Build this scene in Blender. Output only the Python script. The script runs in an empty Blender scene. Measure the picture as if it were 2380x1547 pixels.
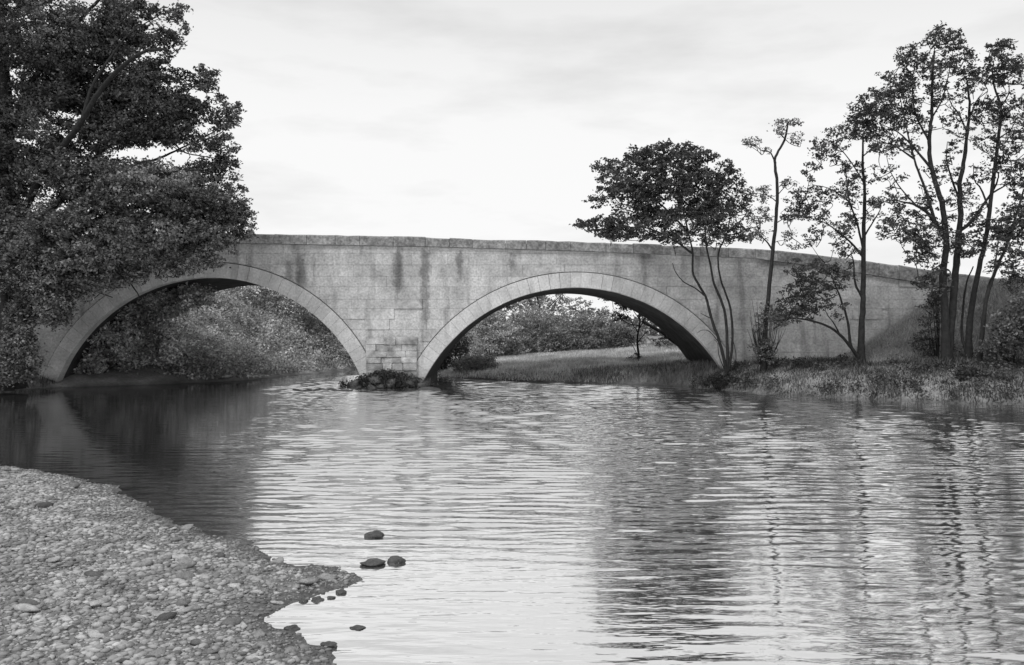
import bpy, math, random
import numpy as np
from mathutils import Vector, noise as mnoise

rng = np.random.default_rng(7)
random.seed(7)
scene = bpy.context.scene
COL = scene.collection

# ------------------------------------------------------------------ camera
CAM_H, F, CX, CY = 2.087, 2061.0, 1190.0, 773.5      # survey of the view: eye height, focal length and centre (survey units)
cam_d = bpy.data.cameras.new('camera')
cam_d.sensor_width = 36.0
cam_d.lens = F / 2380.0 * 36.0
cam_d.clip_end = 2000.0
cam = bpy.data.objects.new('camera', cam_d)
cam.location = (0, 0, CAM_H)
cam.rotation_euler = (math.radians(90), 0, 0)
COL.objects.link(cam)
scene.camera = cam

# ------------------------------------------------------------------ sky
SUN_EL, SUN_AZ = math.radians(57), math.radians(214)     # azimuth clockwise from +Y: behind the camera, to the left
world = bpy.data.worlds.new('World')
scene.world = world
world.use_nodes = True
wn, wl = world.node_tree.nodes, world.node_tree.links
wn.clear()
out = wn.new('ShaderNodeOutputWorld')
bg = wn.new('ShaderNodeBackground'); bg.inputs['Strength'].default_value = 0.1
sky = wn.new('ShaderNodeTexSky'); sky.sky_type = 'NISHITA'; sky.sun_disc = False
sky.sun_elevation = SUN_EL; sky.sun_rotation = SUN_AZ
bw = wn.new('ShaderNodeRGBToBW'); wl.new(sky.outputs[0], bw.inputs[0])
tc = wn.new('ShaderNodeTexCoord')
mp = wn.new('ShaderNodeMapping'); mp.inputs['Scale'].default_value = (2.2, 2.2, 9.0)
mp.inputs['Location'].default_value = (0.35, 0.1, 0.4)
wl.new(tc.outputs['Generated'], mp.inputs[0])
cn = wn.new('ShaderNodeTexNoise'); cn.inputs['Scale'].default_value = 1.6; cn.inputs['Detail'].default_value = 6; cn.inputs['Roughness'].default_value = 0.55
wl.new(mp.outputs[0], cn.inputs[0])
cr = wn.new('ShaderNodeValToRGB')
cr.color_ramp.elements[0].position = 0.46; cr.color_ramp.elements[0].color = (9.0, 9.0, 9.0, 1)
cr.color_ramp.elements[1].position = 0.72; cr.color_ramp.elements[1].color = (7.3, 7.3, 7.3, 1)
wl.new(cn.outputs['Fac'], cr.inputs[0])
# the cloud sheet is thin and bright low down, a little thicker overhead
sep = wn.new('ShaderNodeSeparateXYZ'); wl.new(tc.outputs['Generated'], sep.inputs[0])
mr = wn.new('ShaderNodeMapRange'); mr.interpolation_type = 'SMOOTHSTEP'
mr.inputs['From Min'].default_value = 0.20; mr.inputs['From Max'].default_value = 0.44
mr.inputs['To Min'].default_value = 1.0; mr.inputs['To Max'].default_value = 0.82
wl.new(sep.outputs['Z'], mr.inputs['Value'])
mul = wn.new('ShaderNodeMath'); mul.operation = 'MULTIPLY'
wl.new(cr.outputs[0], mul.inputs[0]); wl.new(mr.outputs[0], mul.inputs[1])
mixw = wn.new('ShaderNodeMix'); mixw.data_type = 'FLOAT'; mixw.inputs[0].default_value = 0.93
wl.new(bw.outputs[0], mixw.inputs[2]); wl.new(mul.outputs[0], mixw.inputs[3])
wl.new(mixw.outputs[0], bg.inputs['Color']); wl.new(bg.outputs[0], out.inputs[0])

# ------------------------------------------------------------------ sun behind thin cloud
sun_d = bpy.data.lights.new('sun', 'SUN'); sun_d.energy = 1.9; sun_d.angle = math.radians(12)
sun_d.color = (1, 1, 1)
sun = bpy.data.objects.new('sun', sun_d); COL.objects.link(sun)
sdir = Vector((math.sin(SUN_AZ) * math.cos(SUN_EL), math.cos(SUN_AZ) * math.cos(SUN_EL), math.sin(SUN_EL)))
sun.rotation_euler = (-sdir).to_track_quat('-Z', 'Y').to_euler()

scene.view_settings.view_transform = 'Standard'
scene.view_settings.look = 'None'
scene.view_settings.exposure = 0.15
scene.view_settings.gamma = 1.0
scene.view_settings.use_curve_mapping = False

# ------------------------------------------------------------------ helpers
def P(px, py, Y):
    return np.array([(px - CX) / F * Y, Y, CAM_H - (py - CY) / F * Y])

def on_water(px, py):
    Y = CAM_H * F / (py - CY)
    return ((px - CX) / F * Y, Y)

def grey(v):
    return (v, v, v, 1.0)

def material(name, base, spread=0.25, scale=6.0, rough=0.85, rand=None, rand_amt=0.35, bump=0.0, bump_scale=None,
             fine=0.0, fine_scale=60.0, stretch=(1, 1, 1), coord='Object', streak=0.0, spec=0.2, wet=0.0, stains=()):
    m = bpy.data.materials.new(name); m.use_nodes = True
    n, l = m.node_tree.nodes, m.node_tree.links
    b = n['Principled BSDF']
    b.inputs['Roughness'].default_value = rough
    b.inputs['Specular IOR Level'].default_value = spec
    if coord == 'World':
        g = n.new('ShaderNodeNewGeometry'); src = g.outputs['Position']
    else:
        t = n.new('ShaderNodeTexCoord'); src = t.outputs['Object']
    mpn = n.new('ShaderNodeMapping'); mpn.inputs['Scale'].default_value = stretch
    l.new(src, mpn.inputs[0])
    no = n.new('ShaderNodeTexNoise'); no.inputs['Scale'].default_value = scale; no.inputs['Detail'].default_value = 5
    l.new(mpn.outputs[0], no.inputs[0])
    r = n.new('ShaderNodeMapRange')
    r.inputs['From Min'].default_value = 0.3; r.inputs['From Max'].default_value = 0.7
    r.inputs['To Min'].default_value = base * (1 - spread); r.inputs['To Max'].default_value = base * (1 + spread)
    l.new(no.outputs['Fac'], r.inputs['Value'])
    val = r.outputs[0]
    def times(v, node_out, lo, hi, fmin=0.0, fmax=1.0):
        q = n.new('ShaderNodeMapRange')
        q.inputs['From Min'].default_value = fmin; q.inputs['From Max'].default_value = fmax
        q.inputs['To Min'].default_value = lo; q.inputs['To Max'].default_value = hi
        l.new(node_out, q.inputs['Value'])
        k = n.new('ShaderNodeMath'); k.operation = 'MULTIPLY'
        l.new(v, k.inputs[0]); l.new(q.outputs[0], k.inputs[1])
        return k.outputs[0]
    if rand == 'island':
        g2 = n.new('ShaderNodeNewGeometry')
        val = times(val, g2.outputs['Random Per Island'], 1 - rand_amt, 1 + rand_amt)
    elif rand == 'object':
        oi = n.new('ShaderNodeObjectInfo')
        val = times(val, oi.outputs['Random'], 1 - rand_amt, 1 + rand_amt)
    if fine > 0:
        fn = n.new('ShaderNodeTexNoise'); fn.inputs['Scale'].default_value = fine_scale; fn.inputs['Detail'].default_value = 2
        l.new(src, fn.inputs[0])
        val = times(val, fn.outputs['Fac'], 1 - fine, 1 + fine, 0.3, 0.7)
    if streak > 0:
        # damp runs down the face: narrow across, long downwards
        g3 = n.new('ShaderNodeNewGeometry')
        m3 = n.new('ShaderNodeMapping'); m3.inputs['Scale'].default_value = (2.1, 0.3, 0.33)
        l.new(g3.outputs['Position'], m3.inputs[0])
        s3 = n.new('ShaderNodeTexNoise'); s3.inputs['Scale'].default_value = 1.0; s3.inputs['Detail'].default_value = 3
        l.new(m3.outputs[0], s3.inputs[0])
        val = times(val, s3.outputs['Fac'], 1.0, 1 - streak, 0.56, 0.70)
    if stains:
        g5 = n.new('ShaderNodeNewGeometry'); s5 = n.new('ShaderNodeSeparateXYZ'); l.new(g5.outputs['Position'], s5.inputs[0])
        wn_ = n.new('ShaderNodeTexNoise'); wn_.inputs['Scale'].default_value = 5.0; wn_.inputs['Detail'].default_value = 4
        l.new(g5.outputs['Position'], wn_.inputs[0])
        wob_ = n.new('ShaderNodeMath'); wob_.operation = 'MULTIPLY_ADD'; l.new(wn_.outputs['Fac'], wob_.inputs[0]); wob_.inputs[1].default_value = 0.36; wob_.inputs[2].default_value = -0.18
        xw = n.new('ShaderNodeMath'); xw.operation = 'ADD'; l.new(s5.outputs['X'], xw.inputs[0]); l.new(wob_.outputs[0], xw.inputs[1])
        zw = n.new('ShaderNodeMath'); zw.operation = 'MULTIPLY_ADD'; l.new(wob_.outputs[0], zw.inputs[0]); zw.inputs[1].default_value = 2.5; l.new(s5.outputs['Z'], zw.inputs[2])
        for (sx_, sw_, z0_, z1_) in stains:
            dx = n.new('ShaderNodeMath'); dx.operation = 'SUBTRACT'; l.new(xw.outputs[0], dx.inputs[0]); dx.inputs[1].default_value = sx_
            ab = n.new('ShaderNodeMath'); ab.operation = 'ABSOLUTE'; l.new(dx.outputs[0], ab.inputs[0])
            def ramp(o_, a_, b_, lo_, hi_):
                q = n.new('ShaderNodeMapRange'); q.interpolation_type = 'SMOOTHSTEP'
                for k_, v_ in (('From Min', a_), ('From Max', b_), ('To Min', lo_), ('To Max', hi_)): q.inputs[k_].default_value = v_
                l.new(o_, q.inputs['Value']); return q.outputs[0]
            f1 = ramp(ab.outputs[0], sw_ * 0.3, sw_ * 1.5, 1, 0); f2 = ramp(zw.outputs[0], z0_ - 0.2, z0_ + 0.5, 0, 1); f3 = ramp(zw.outputs[0], z1_ - 0.1, z1_ + 0.25, 1, 0)
            p1 = n.new('ShaderNodeMath'); p1.operation = 'MULTIPLY'; l.new(f1, p1.inputs[0]); l.new(f2, p1.inputs[1])
            p2 = n.new('ShaderNodeMath'); p2.operation = 'MULTIPLY'; l.new(p1.outputs[0], p2.inputs[0]); l.new(f3, p2.inputs[1])
            val = times(val, p2.outputs[0], 1.0, 0.50)
    if wet > 0:      # soaked close to the water line
        g4 = n.new('ShaderNodeNewGeometry'); s4 = n.new('ShaderNodeSeparateXYZ'); l.new(g4.outputs['Position'], s4.inputs[0])
        val = times(val, s4.outputs['Z'], 0.50, 1.0, 0.0, wet)
    l.new(val, b.inputs['Base Color'])
    if bump > 0:
        bn = n.new('ShaderNodeTexNoise'); bn.inputs['Scale'].default_value = bump_scale or scale * 3; bn.inputs['Detail'].default_value = 6
        l.new(mpn.outputs[0], bn.inputs[0])
        bp = n.new('ShaderNodeBump'); bp.inputs['Strength'].default_value = bump; bp.inputs['Distance'].default_value = 0.05
        l.new(bn.outputs['Fac'], bp.inputs['Height']); l.new(bp.outputs[0], b.inputs['Normal'])
    return m

def mesh_obj(name, V, faces, mat, parent=None, smooth=False):
    me = bpy.data.meshes.new(name)
    me.from_pydata([tuple(map(float, v)) for v in V], [], faces)
    me.update()
    if smooth:
        me.polygons.foreach_set('use_smooth', [True] * len(me.polygons))
    if mat: me.materials.append(mat)
    o = bpy.data.objects.new(name, me); COL.objects.link(o)
    if parent is not None: attach(o, parent)
    return o

def tri_obj(name, V, T, mat, parent=None, smooth=False):
    """fast path: V (n,3), T (m,3) numpy"""
    me = bpy.data.meshes.new(name)
    V = np.asarray(V, dtype=np.float32); T = np.asarray(T, dtype=np.int32)
    me.vertices.add(len(V)); me.vertices.foreach_set('co', V.ravel())
    me.loops.add(T.size); me.loops.foreach_set('vertex_index', T.ravel())
    me.polygons.add(len(T))
    me.polygons.foreach_set('loop_start', np.arange(0, T.size, 3, dtype=np.int32))
    me.polygons.foreach_set('loop_total', np.full(len(T), 3, dtype=np.int32))
    if smooth: me.polygons.foreach_set('use_smooth', np.ones(len(T), dtype=bool))
    me.update(calc_edges=True)
    if mat: me.materials.append(mat)
    o = bpy.data.objects.new(name, me); COL.objects.link(o)
    if parent is not None: attach(o, parent)
    return o

def attach(o, parent):
    o.parent = parent
    loc = parent_loc(parent)
    o.location = Vector(o.location) - loc

def parent_loc(p):
    v = Vector(p.location)
    while p.parent is not None:
        p = p.parent; v += Vector(p.location)
    return v

def thing(name, loc, label, cat, group=None):
    o = bpy.data.objects.new(name, None); o.empty_display_size = 0.3
    COL.objects.link(o); o.location = tuple(map(float, loc))
    return tag(o, label, cat, group)

def tag(o, label=None, cat=None, group=None, kind=None):
    if label: o['label'] = label
    if cat: o['category'] = cat
    if group: o['group'] = group
    if kind: o['kind'] = kind
    return o

def nz(x, y, z=0.0):
    return mnoise.noise(Vector((x, y, z)))

def catmull(pts, per=6):
    pts = [np.array(p, float) for p in pts]
    if len(pts) == 2:
        return [pts[0] + (pts[1] - pts[0]) * t for t in np.linspace(0, 1, per + 1)]
    e = [2 * pts[0] - pts[1]] + pts + [2 * pts[-1] - pts[-2]]
    o = []
    for i in range(1, len(e) - 2):
        p0, p1, p2, p3 = e[i - 1:i + 3]
        for k in range(per):
            t = k / per
            o.append(0.5 * ((2 * p1) + (-p0 + p2) * t + (2 * p0 - 5 * p1 + 4 * p2 - p3) * t * t + (-p0 + 3 * p1 - 3 * p2 + p3) * t ** 3))
    o.append(pts[-1])
    return o

class Tubes:
    def __init__(s): s.V, s.T, s.n = [], [], 0
    def add(s, pts, radii, seg=7, lump=0.0):
        pts = np.array(pts); n = len(pts)
        d = np.gradient(pts, axis=0)
        d /= np.linalg.norm(d, axis=1)[:, None] + 1e-9
        ref = np.array([0.31, 0.93, 0.2])
        a = np.cross(d, ref); a /= np.linalg.norm(a, axis=1)[:, None] + 1e-9
        b = np.cross(d, a)
        th = np.arange(seg) * 2 * math.pi / seg
        r = np.array(radii)[:, None] * (1 + lump * rng.normal(size=(n, seg)))
        ring = pts[:, None, :] + r[..., None] * (np.cos(th)[None, :, None] * a[:, None, :] + np.sin(th)[None, :, None] * b[:, None, :])
        s.V.append(ring.reshape(-1, 3))
        i, j = np.meshgrid(np.arange(n - 1), np.arange(seg), indexing='ij')
        p = s.n + i * seg + j; q = s.n + i * seg + (j + 1) % seg
        t1 = np.stack([p, q, q + seg], -1).reshape(-1, 3); t2 = np.stack([p, q + seg, p + seg], -1).reshape(-1, 3)
        s.T += [t1, t2]; s.n += n * seg
    def build(s, name, mat, parent=None):
        if not s.V: return None
        return tri_obj(name, np.concatenate(s.V), np.concatenate(s.T), mat, parent, smooth=True)

def leaves(name, C, S, mat, parent=None, up=0.35, slim=0.62):
    """one small folded leaf at every centre"""
    C = np.asarray(C); N = len(C); S = np.asarray(S)[:, None]
    nrm = rng.normal(size=(N, 3)); nrm[:, 2] = np.abs(nrm[:, 2]) + up
    nrm /= np.linalg.norm(nrm, axis=1)[:, None]
    a = np.cross(nrm, rng.normal(size=(N, 3))); a /= np.linalg.norm(a, axis=1)[:, None]
    b = np.cross(nrm, a)
    fold = rng.uniform(0.05, 0.3, (N, 1))
    base = C - a * S * 0.5; tip = C + a * S * 0.5
    w = S * slim * 0.5
    sh = a * S * rng.uniform(-0.12, 0.12, (N, 1))
    L = C + b * w + nrm * S * fold + sh; R = C - b * w + nrm * S * fold + sh
    V = np.stack([base, L, tip, R], 1).reshape(-1, 3)
    k = np.arange(N)[:, None] * 4
    T = np.concatenate([k + np.array([[0, 2, 1]]), k + np.array([[0, 3, 2]])])
    return tri_obj(name, V, T, mat, parent)

def blades(name, base, h, w, mat, parent=None, lean=0.35):
    """grass: a bent two-segment blade at every base point"""
    base = np.asarray(base); N = len(base)
    az = rng.uniform(0, 2 * math.pi, N); le = np.abs(rng.normal(0, lean, N)) + 0.05
    d = np.stack([np.cos(az) * le, np.sin(az) * le, np.ones(N)], 1)
    az2 = rng.uniform(0, math.pi, N)
    s = np.stack([np.cos(az2), np.sin(az2), np.zeros(N)], 1) * (np.asarray(w)[:, None] * 0.5)
    h = np.asarray(h)[:, None]
    mid = base + d * h * 0.55
    tip = base + d * h + np.stack([np.cos(az) * le, np.sin(az) * le, -le * 0.4], 1) * h * 0.5
    V = np.stack([base - s, base + s, mid + s * 0.8, mid - s * 0.8, tip], 1).reshape(-1, 3)
    k = np.arange(N)[:, None] * 5
    T = np.concatenate([k + np.array([[0, 1, 2]]), k + np.array([[0, 2, 3]]), k + np.array([[3, 2, 4]])])
    return tri_obj(name, V, T, mat, parent)

# damp runs seen on the bridge face: x, half width, foot, head (metres)
STAINS = [((px - CX) * 34 / F, w * 34 / F, CAM_H - (p1 - CY) * 34 / F, CAM_H - (p0 - CY) * 34 / F) for px, w, p0, p1 in
          ((925, 13, 590, 690), (988, 11, 585, 760), (1068, 8, 588, 650), (700, 12, 605, 680), (672, 10, 610, 670), (1190, 9, 600, 640), (1800, 40, 600, 640), (1500, 16, 590, 625))]
# ------------------------------------------------------------------ materials (the place is black and white)
M_STONE = material('bridge_stone', 0.42, 0.24, 1.6, 0.9, rand='object', rand_amt=0.06, bump=0.35, bump_scale=22, fine=0.22, fine_scale=13, coord='World', streak=0.35, stains=STAINS)
M_RING = material('arch_stone', 0.47, 0.16, 1.6, 0.9, wet=0.55, rand='object', rand_amt=0.09, bump=0.25, bump_scale=22, fine=0.16, fine_scale=13, coord='World', streak=0.25)
M_COPING = material('coping_stone', 0.24, 0.4, 3.5, 0.95, rand='object', rand_amt=0.2, bump=0.5, bump_scale=20, fine=0.34, fine_scale=12, coord='World')
M_PIER = material('damp_pier_stone', 0.36, 0.5, 3.0, 0.9, wet=1.0, rand='object', rand_amt=0.3, bump=0.5, bump_scale=20, fine=0.2, coord='World')
M_CORE = material('mortar_and_rubble', 0.30, 0.2, 3.0, 0.95, bump=0.4, bump_scale=14, coord='World')
M_SOFFIT = material('shade_toned_vault', 0.045, 0.4, 2.0, 0.9, bump=0.4, bump_scale=10, fine=0.2, fine_scale=14, coord='World')  # colour taken near black to carry the shade under the arches
M_BARK = material('bark', 0.030, 0.35, 10, 0.95, bump=0.6, bump_scale=30, coord='World')
M_BARK_PALE = material('pale_bark', 0.07, 0.35, 10, 0.95, bump=0.6, bump_scale=30, coord='World')
def leafmat(name, v, amt=0.5, thin=0.25, patch=0.35, scale=0.7):
    m = material(name, v, patch, scale, 0.75, rand='island', rand_amt=amt, coord='World')
    if thin > 0:          # thin blades let some daylight through
        n, l = m.node_tree.nodes, m.node_tree.links
        b = n['Principled BSDF']; src = b.inputs['Base Color'].links[0].from_socket
        tr = n.new('ShaderNodeBsdfTranslucent'); mx = n.new('ShaderNodeMixShader'); mx.inputs[0].default_value = thin
        l.new(src, tr.inputs['Color']); l.new(b.outputs[0], mx.inputs[1]); l.new(tr.outputs[0], mx.inputs[2])
        l.new(mx.outputs[0], n['Material Output'].inputs[0])
    return m
M_LEAF_DARK = leafmat('dark_leaf', 0.12, 0.75, 0.3, 0.6, 0.6)
M_LEAF = leafmat('leaf', 0.085)
M_LEAF_MID = leafmat('mid_leaf', 0.11)
M_LEAF_PALE = leafmat('pale_leaf', 0.17)
M_THICKET = leafmat('thicket_leaf', 0.44, 0.6, 0.4, 0.65, 1.0)
M_HEDGE = leafmat('hedge_leaf', 0.26, 0.6)
M_GRASS = material('grass_blade', 0.08, 0.6, 0.9, 0.8, rand='island', rand_amt=0.5, coord='World')
M_MEADOW = leafmat('meadow_blade', 0.62, 0.3, 0.45)
M_SOIL = material('earth', 0.20, 0.4, 1.2, 0.95, wet=0.15, bump=0.6, bump_scale=8, fine=0.2, fine_scale=12, coord='World')
M_GRAVEL = material('gravel_base', 0.21, 0.45, 9.0, 0.95, bump=0.8, bump_scale=40, fine=0.3, fine_scale=70, coord='World', wet=0.07)
M_PEBBLE = material('pebble', 0.275, 0.3, 2.5, 0.85, wet=0.055, rand='island', rand_amt=0.5, fine=0.15, fine_scale=90, coord='World')
M_COBBLE = material('cobble', 0.22, 0.3, 14, 0.8, rand='object', rand_amt=0.7, bump=0.4, bump_scale=40, fine=0.2, fine_scale=90, coord='World')
M_WETROCK = material('wet_rock', 0.055, 0.4, 14, 0.45, bump=0.5, bump_scale=40, fine=0.2, fine_scale=60, coord='World', spec=0.4)

def water_material():
    m = bpy.data.materials.new('river_water'); m.use_nodes = True
    n, l = m.node_tree.nodes, m.node_tree.links
    n.clear()
    o = n.new('ShaderNodeOutputMaterial')
    g = n.new('ShaderNodeNewGeometry')
    def noise(scale3, detail, dist=0.0, rot=0.0):
        mp = n.new('ShaderNodeMapping'); mp.inputs['Scale'].default_value = scale3; mp.inputs['Rotation'].default_value = (0, 0, rot)
        l.new(g.outputs['Position'], mp.inputs[0])
        t = n.new('ShaderNodeTexNoise'); t.inputs['Scale'].default_value = 1.0; t.inputs['Detail'].default_value = detail
        t.inputs['Distortion'].default_value = dist
        l.new(mp.outputs[0], t.inputs[0]); return t.outputs['Fac']
    def math_(op, a, b):
        k = n.new('ShaderNodeMath'); k.operation = op
        for i, v in enumerate((a, b)):
            if isinstance(v, (int, float)): k.inputs[i].default_value = v
            else: l.new(v, k.inputs[i])
        return k.outputs[0]
    w1 = noise((1.5, 5.5, 1), 3, 0.4, 0.05)
    w2 = noise((4.0, 15.0, 1), 2, 0.2, -0.08)
    w3 = noise((0.28, 0.8, 1), 2, 0.3, 0.1)
    patch = noise((0.16, 0.22, 1), 2, 0.5)          # calm and ruffled patches
    pr = n.new('ShaderNodeMapRange'); pr.inputs['From Min'].default_value = 0.38; pr.inputs['From Max'].default_value = 0.62
    pr.inputs['To Min'].default_value = 0.4; pr.inputs['To Max'].default_value = 1.0
    l.new(patch, pr.inputs['Value'])
    hsum = math_('ADD', math_('MULTIPLY', w1, 0.02), math_('ADD', math_('MULTIPLY', w2, 0.016), math_('MULTIPLY', w3, 0.0)))
    sx = n.new('ShaderNodeSeparateXYZ'); l.new(g.outputs['Position'], sx.inputs[0])
    lee = n.new('ShaderNodeMapRange'); lee.interpolation_type = 'SMOOTHSTEP'      # the pool sheltered by the left bank lies calmer
    lee.inputs['From Min'].default_value = -7.0; lee.inputs['From Max'].default_value = -3.0
    lee.inputs['To Min'].default_value = 0.16; lee.inputs['To Max'].default_value = 1.0
    l.new(sx.outputs['X'], lee.inputs['Value'])
    hgt = math_('MULTIPLY', math_('MULTIPLY', hsum, pr.outputs[0]), lee.outputs[0])
    bp = n.new('ShaderNodeBump'); bp.inputs['Strength'].default_value = 1.0; bp.inputs['Distance'].default_value = 0.26
    l.new(hgt, bp.inputs['Height'])
    gl = n.new('ShaderNodeBsdfGlossy'); gl.inputs['Color'].default_value = grey(0.96); gl.inputs['Roughness'].default_value = 0.05
    l.new(bp.outputs[0], gl.inputs['Normal'])
    df = n.new('ShaderNodeBsdfDiffuse'); df.inputs['Color'].default_value = grey(0.16)
    fr = n.new('ShaderNodeFresnel'); fr.inputs['IOR'].default_value = 2.6
    l.new(bp.outputs[0], fr.inputs['Normal'])
    # tree's dark reflection by the left bank painted in: gloss cut, diffuse darkened
    refl_dim = n.new('ShaderNodeMapRange'); refl_dim.interpolation_type = 'SMOOTHSTEP'
    refl_dim.inputs['From Min'].default_value = -5.4; refl_dim.inputs['From Max'].default_value = -2.9
    refl_dim.inputs['To Min'].default_value = 0.62; refl_dim.inputs['To Max'].default_value = 1.0
    l.new(math_('ADD', sx.outputs['X'], math_('MULTIPLY', math_('SUBTRACT', sx.outputs['Y'], 13.0), 0.25)), refl_dim.inputs['Value'])
    refl_base = n.new('ShaderNodeMapRange'); refl_base.inputs['From Min'].default_value = 0.62; refl_base.inputs['To Min'].default_value = 0.02; refl_base.inputs['To Max'].default_value = 0.16
    l.new(refl_dim.outputs[0], refl_base.inputs['Value']); l.new(refl_base.outputs[0], df.inputs['Color'])
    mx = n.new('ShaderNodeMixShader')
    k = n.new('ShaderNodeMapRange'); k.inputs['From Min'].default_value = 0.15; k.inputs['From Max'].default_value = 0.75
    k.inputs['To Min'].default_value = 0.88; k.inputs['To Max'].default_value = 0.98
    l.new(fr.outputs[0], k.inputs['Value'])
    l.new(math_('MULTIPLY', k.outputs[0], refl_dim.outputs[0]), mx.inputs[0]); l.new(df.outputs[0], mx.inputs[1]); l.new(gl.outputs[0], mx.inputs[2])
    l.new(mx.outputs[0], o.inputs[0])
    return m
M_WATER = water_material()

WAVE = 0.041
# ------------------------------------------------------------------ ground, banks, river
def sdf(poly, X, Y):
    """signed distance, positive inside"""
    poly = np.array(poly, float); n = len(poly)
    d2 = np.full(X.shape, 1e18); ins = np.zeros(X.shape, bool)
    for i in range(n):
        a, b = poly[i], poly[(i + 1) % n]
        e = b - a
        wx, wy = X - a[0], Y - a[1]
        t = np.clip((wx * e[0] + wy * e[1]) / (e @ e + 1e-12), 0, 1)
        dx, dy = wx - e[0] * t, wy - e[1] * t
        d2 = np.minimum(d2, dx * dx + dy * dy)
        c = ((a[1] <= Y) & (b[1] > Y)) | ((b[1] <= Y) & (a[1] > Y))
        xi = a[0] + (Y - a[1]) / (b[1] - a[1] + 1e-12) * e[0]
        ins ^= c & (X < xi)
    d = np.sqrt(d2)
    return np.where(ins, d, -d)

RIGHT = [(600, 2), (60, 4), (25, 19), (18, 24), (14.9, 25.6), (13.4, 26.0), (10.9, 27.8), (9.4, 29.4), (7.8, 31.5), (6.76, 34), (4, 36),
         (1.07, 37), (-2.7, 40.4), (-4.2, 45), (-5, 55), (-9, 75), (-20, 120), (-100, 600), (600, 600)]
LEFT = [(-600, 12), (-60, 18), (-26, 24), (-20, 28), (-18.4, 32), (-17.3, 33.7), (-15.6, 34.7), (-13.6, 36.2), (-11.6, 38.4), (-10.3, 43.5), (-9.2, 47),
        (-8.6, 55), (-13, 75), (-26, 120), (-120, 600), (-600, 600)]

def ground_h(X, Y):
    X = np.asarray(X, float); Y = np.asarray(Y, float)
    dr, dl = sdf(RIGHT, X, Y), sdf(LEFT, X, Y)
    far = np.clip((Y - 35) / 3, 0, 1)
    hr_near = 0.92 * (1 - np.exp(-np.maximum(dr, 0) / 0.9)) + 0.05 * np.clip(dr - 1.5, 0, 12)
    hr_far = 0.35 * (1 - np.exp(-np.maximum(dr, 0) / 0.8)) + 0.075 * np.clip(dr, 0, 16)
    bu, bv = np.clip((X - 12.0) / 6.0, 0, 1), np.clip((Y - 30.2) / 3.4, 0, 1)
    hr_near = hr_near + 2.7 * bu * bu * (3 - 2 * bu) * bv * bv * (3 - 2 * bv) * (Y < 34.2)
    hr = hr_near * (1 - far) + hr_far * far
    hl_near = 0.45 * (1 - np.exp(-np.maximum(dl, 0) / 0.8)) + 0.05 * np.clip(dl, 0, 10)
    hl_far = 0.3 * (1 - np.exp(-np.maximum(dl, 0) / 0.8)) + 0.42 * np.clip(dl - 0.8, 0, 11)
    hl = hl_near * (1 - far) + hl_far * far
    d = np.maximum(dr, dl)
    h = np.where(dr > dl, hr, hl)
    under = np.maximum(-0.8, d * 0.6)
    return np.where(d > 0, h, under)

def axis_vals(lo, hi, flo, fhi, step, growth=1.35):
    v = list(np.arange(flo, fhi + 1e-6, step))
    s = step
    while v[-1] < hi: s *= growth; v.append(v[-1] + s)
    s = step
    while v[0] > lo: s *= growth; v.insert(0, v[0] - s)
    return np.array(v)

gx = axis_vals(-500, 500, -26, 26, 0.35); gy = axis_vals(-60, 590, 22, 62, 0.35)
GX, GY = np.meshgrid(gx, gy)
GZ = ground_h(GX, GY)
lump = np.array([nz(x * 0.7, y * 0.7) * 0.10 + nz(x * 2.1, y * 2.1, 3) * 0.05 for x, y in zip(GX.ravel(), GY.ravel())]).reshape(GX.shape)
GZ = GZ + np.where(GZ > 0.02, lump, lump * 0.3)
nx, ny = len(gx), len(gy)
idx = np.arange(nx * ny).reshape(ny, nx)
a, b, c, d = idx[:-1, :-1].ravel(), idx[:-1, 1:].ravel(), idx[1:, 1:].ravel(), idx[1:, :-1].ravel()
ground = tri_obj('ground', np.stack([GX.ravel(), GY.ravel(), GZ.ravel()], 1), np.concatenate([np.stack([a, b, c], 1), np.stack([a, c, d], 1)]), M_SOIL, smooth=True)
tag(ground, 'dark earth banks on both sides of the river', kind='structure')

wx = axis_vals(-160, 160, -17, 16, 0.11, 1.4); wy = axis_vals(-40, 300, 5.0, 44, 0.036, 1.3)
WX, WY = np.meshgrid(wx, wy)
WZ = np.zeros_like(WX)
for i in range(84):
    lam = 0.13 * (0.48 / 0.13) ** rng.random(); kk = 2 * math.pi / lam
    ang = rng.normal(0, 0.15) + 0.02
    st = WAVE * rng.uniform(0.6, 1.3)
    ph = kk * (math.cos(ang) * WY + math.sin(ang) * WX) + rng.uniform(0, 6.28)
    ex, ey = rng.uniform(1.4, 5.0), rng.uniform(-2.5, 2.5)
    env = 0.5 + 0.5 * np.sin(ex * WX + ey * WY + rng.uniform(0, 6.28) + 0.8 * np.sin(0.6 * WY + rng.uniform(0, 6.28)))
    WZ += st / kk * env * np.sin(ph + 0.8 * np.sin(0.37 * WX * rng.uniform(0.6, 1.6) + rng.uniform(0, 6.28)) + 0.7 * np.sin(0.5 * WY + rng.uniform(0, 6.28)))
def sstep(v, a, b):
    t = np.clip((v - a) / (b - a), 0, 1); return t * t * (3 - 2 * t)
calm = 0.55 + 0.45 * np.sin(0.31 * WX + 0.8 * np.sin(0.23 * WY + 1.0) + 0.6) * np.sin(0.27 * WY + 0.9 * np.sin(0.4 * WX) + 2.0)
mask = (0.35 + 0.65 * calm) * (0.10 + 0.90 * sstep(WX + 0.25 * (WY - 13), -4.9, -2.7))           # sheltered pool by the left bank
mask *= 1 - 0.75 * np.exp(-(((WX + 0.6) / 1.7) ** 2 + ((WY - 7.6) / 1.6) ** 2))                     # slack water off the gravel spit
mask *= sstep(WX, -17, -16) * (1 - sstep(WX, 15, 16)) * (1 - sstep(WY, 42, 43.8)) * sstep(WY, 5.0, 5.3)
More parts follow.
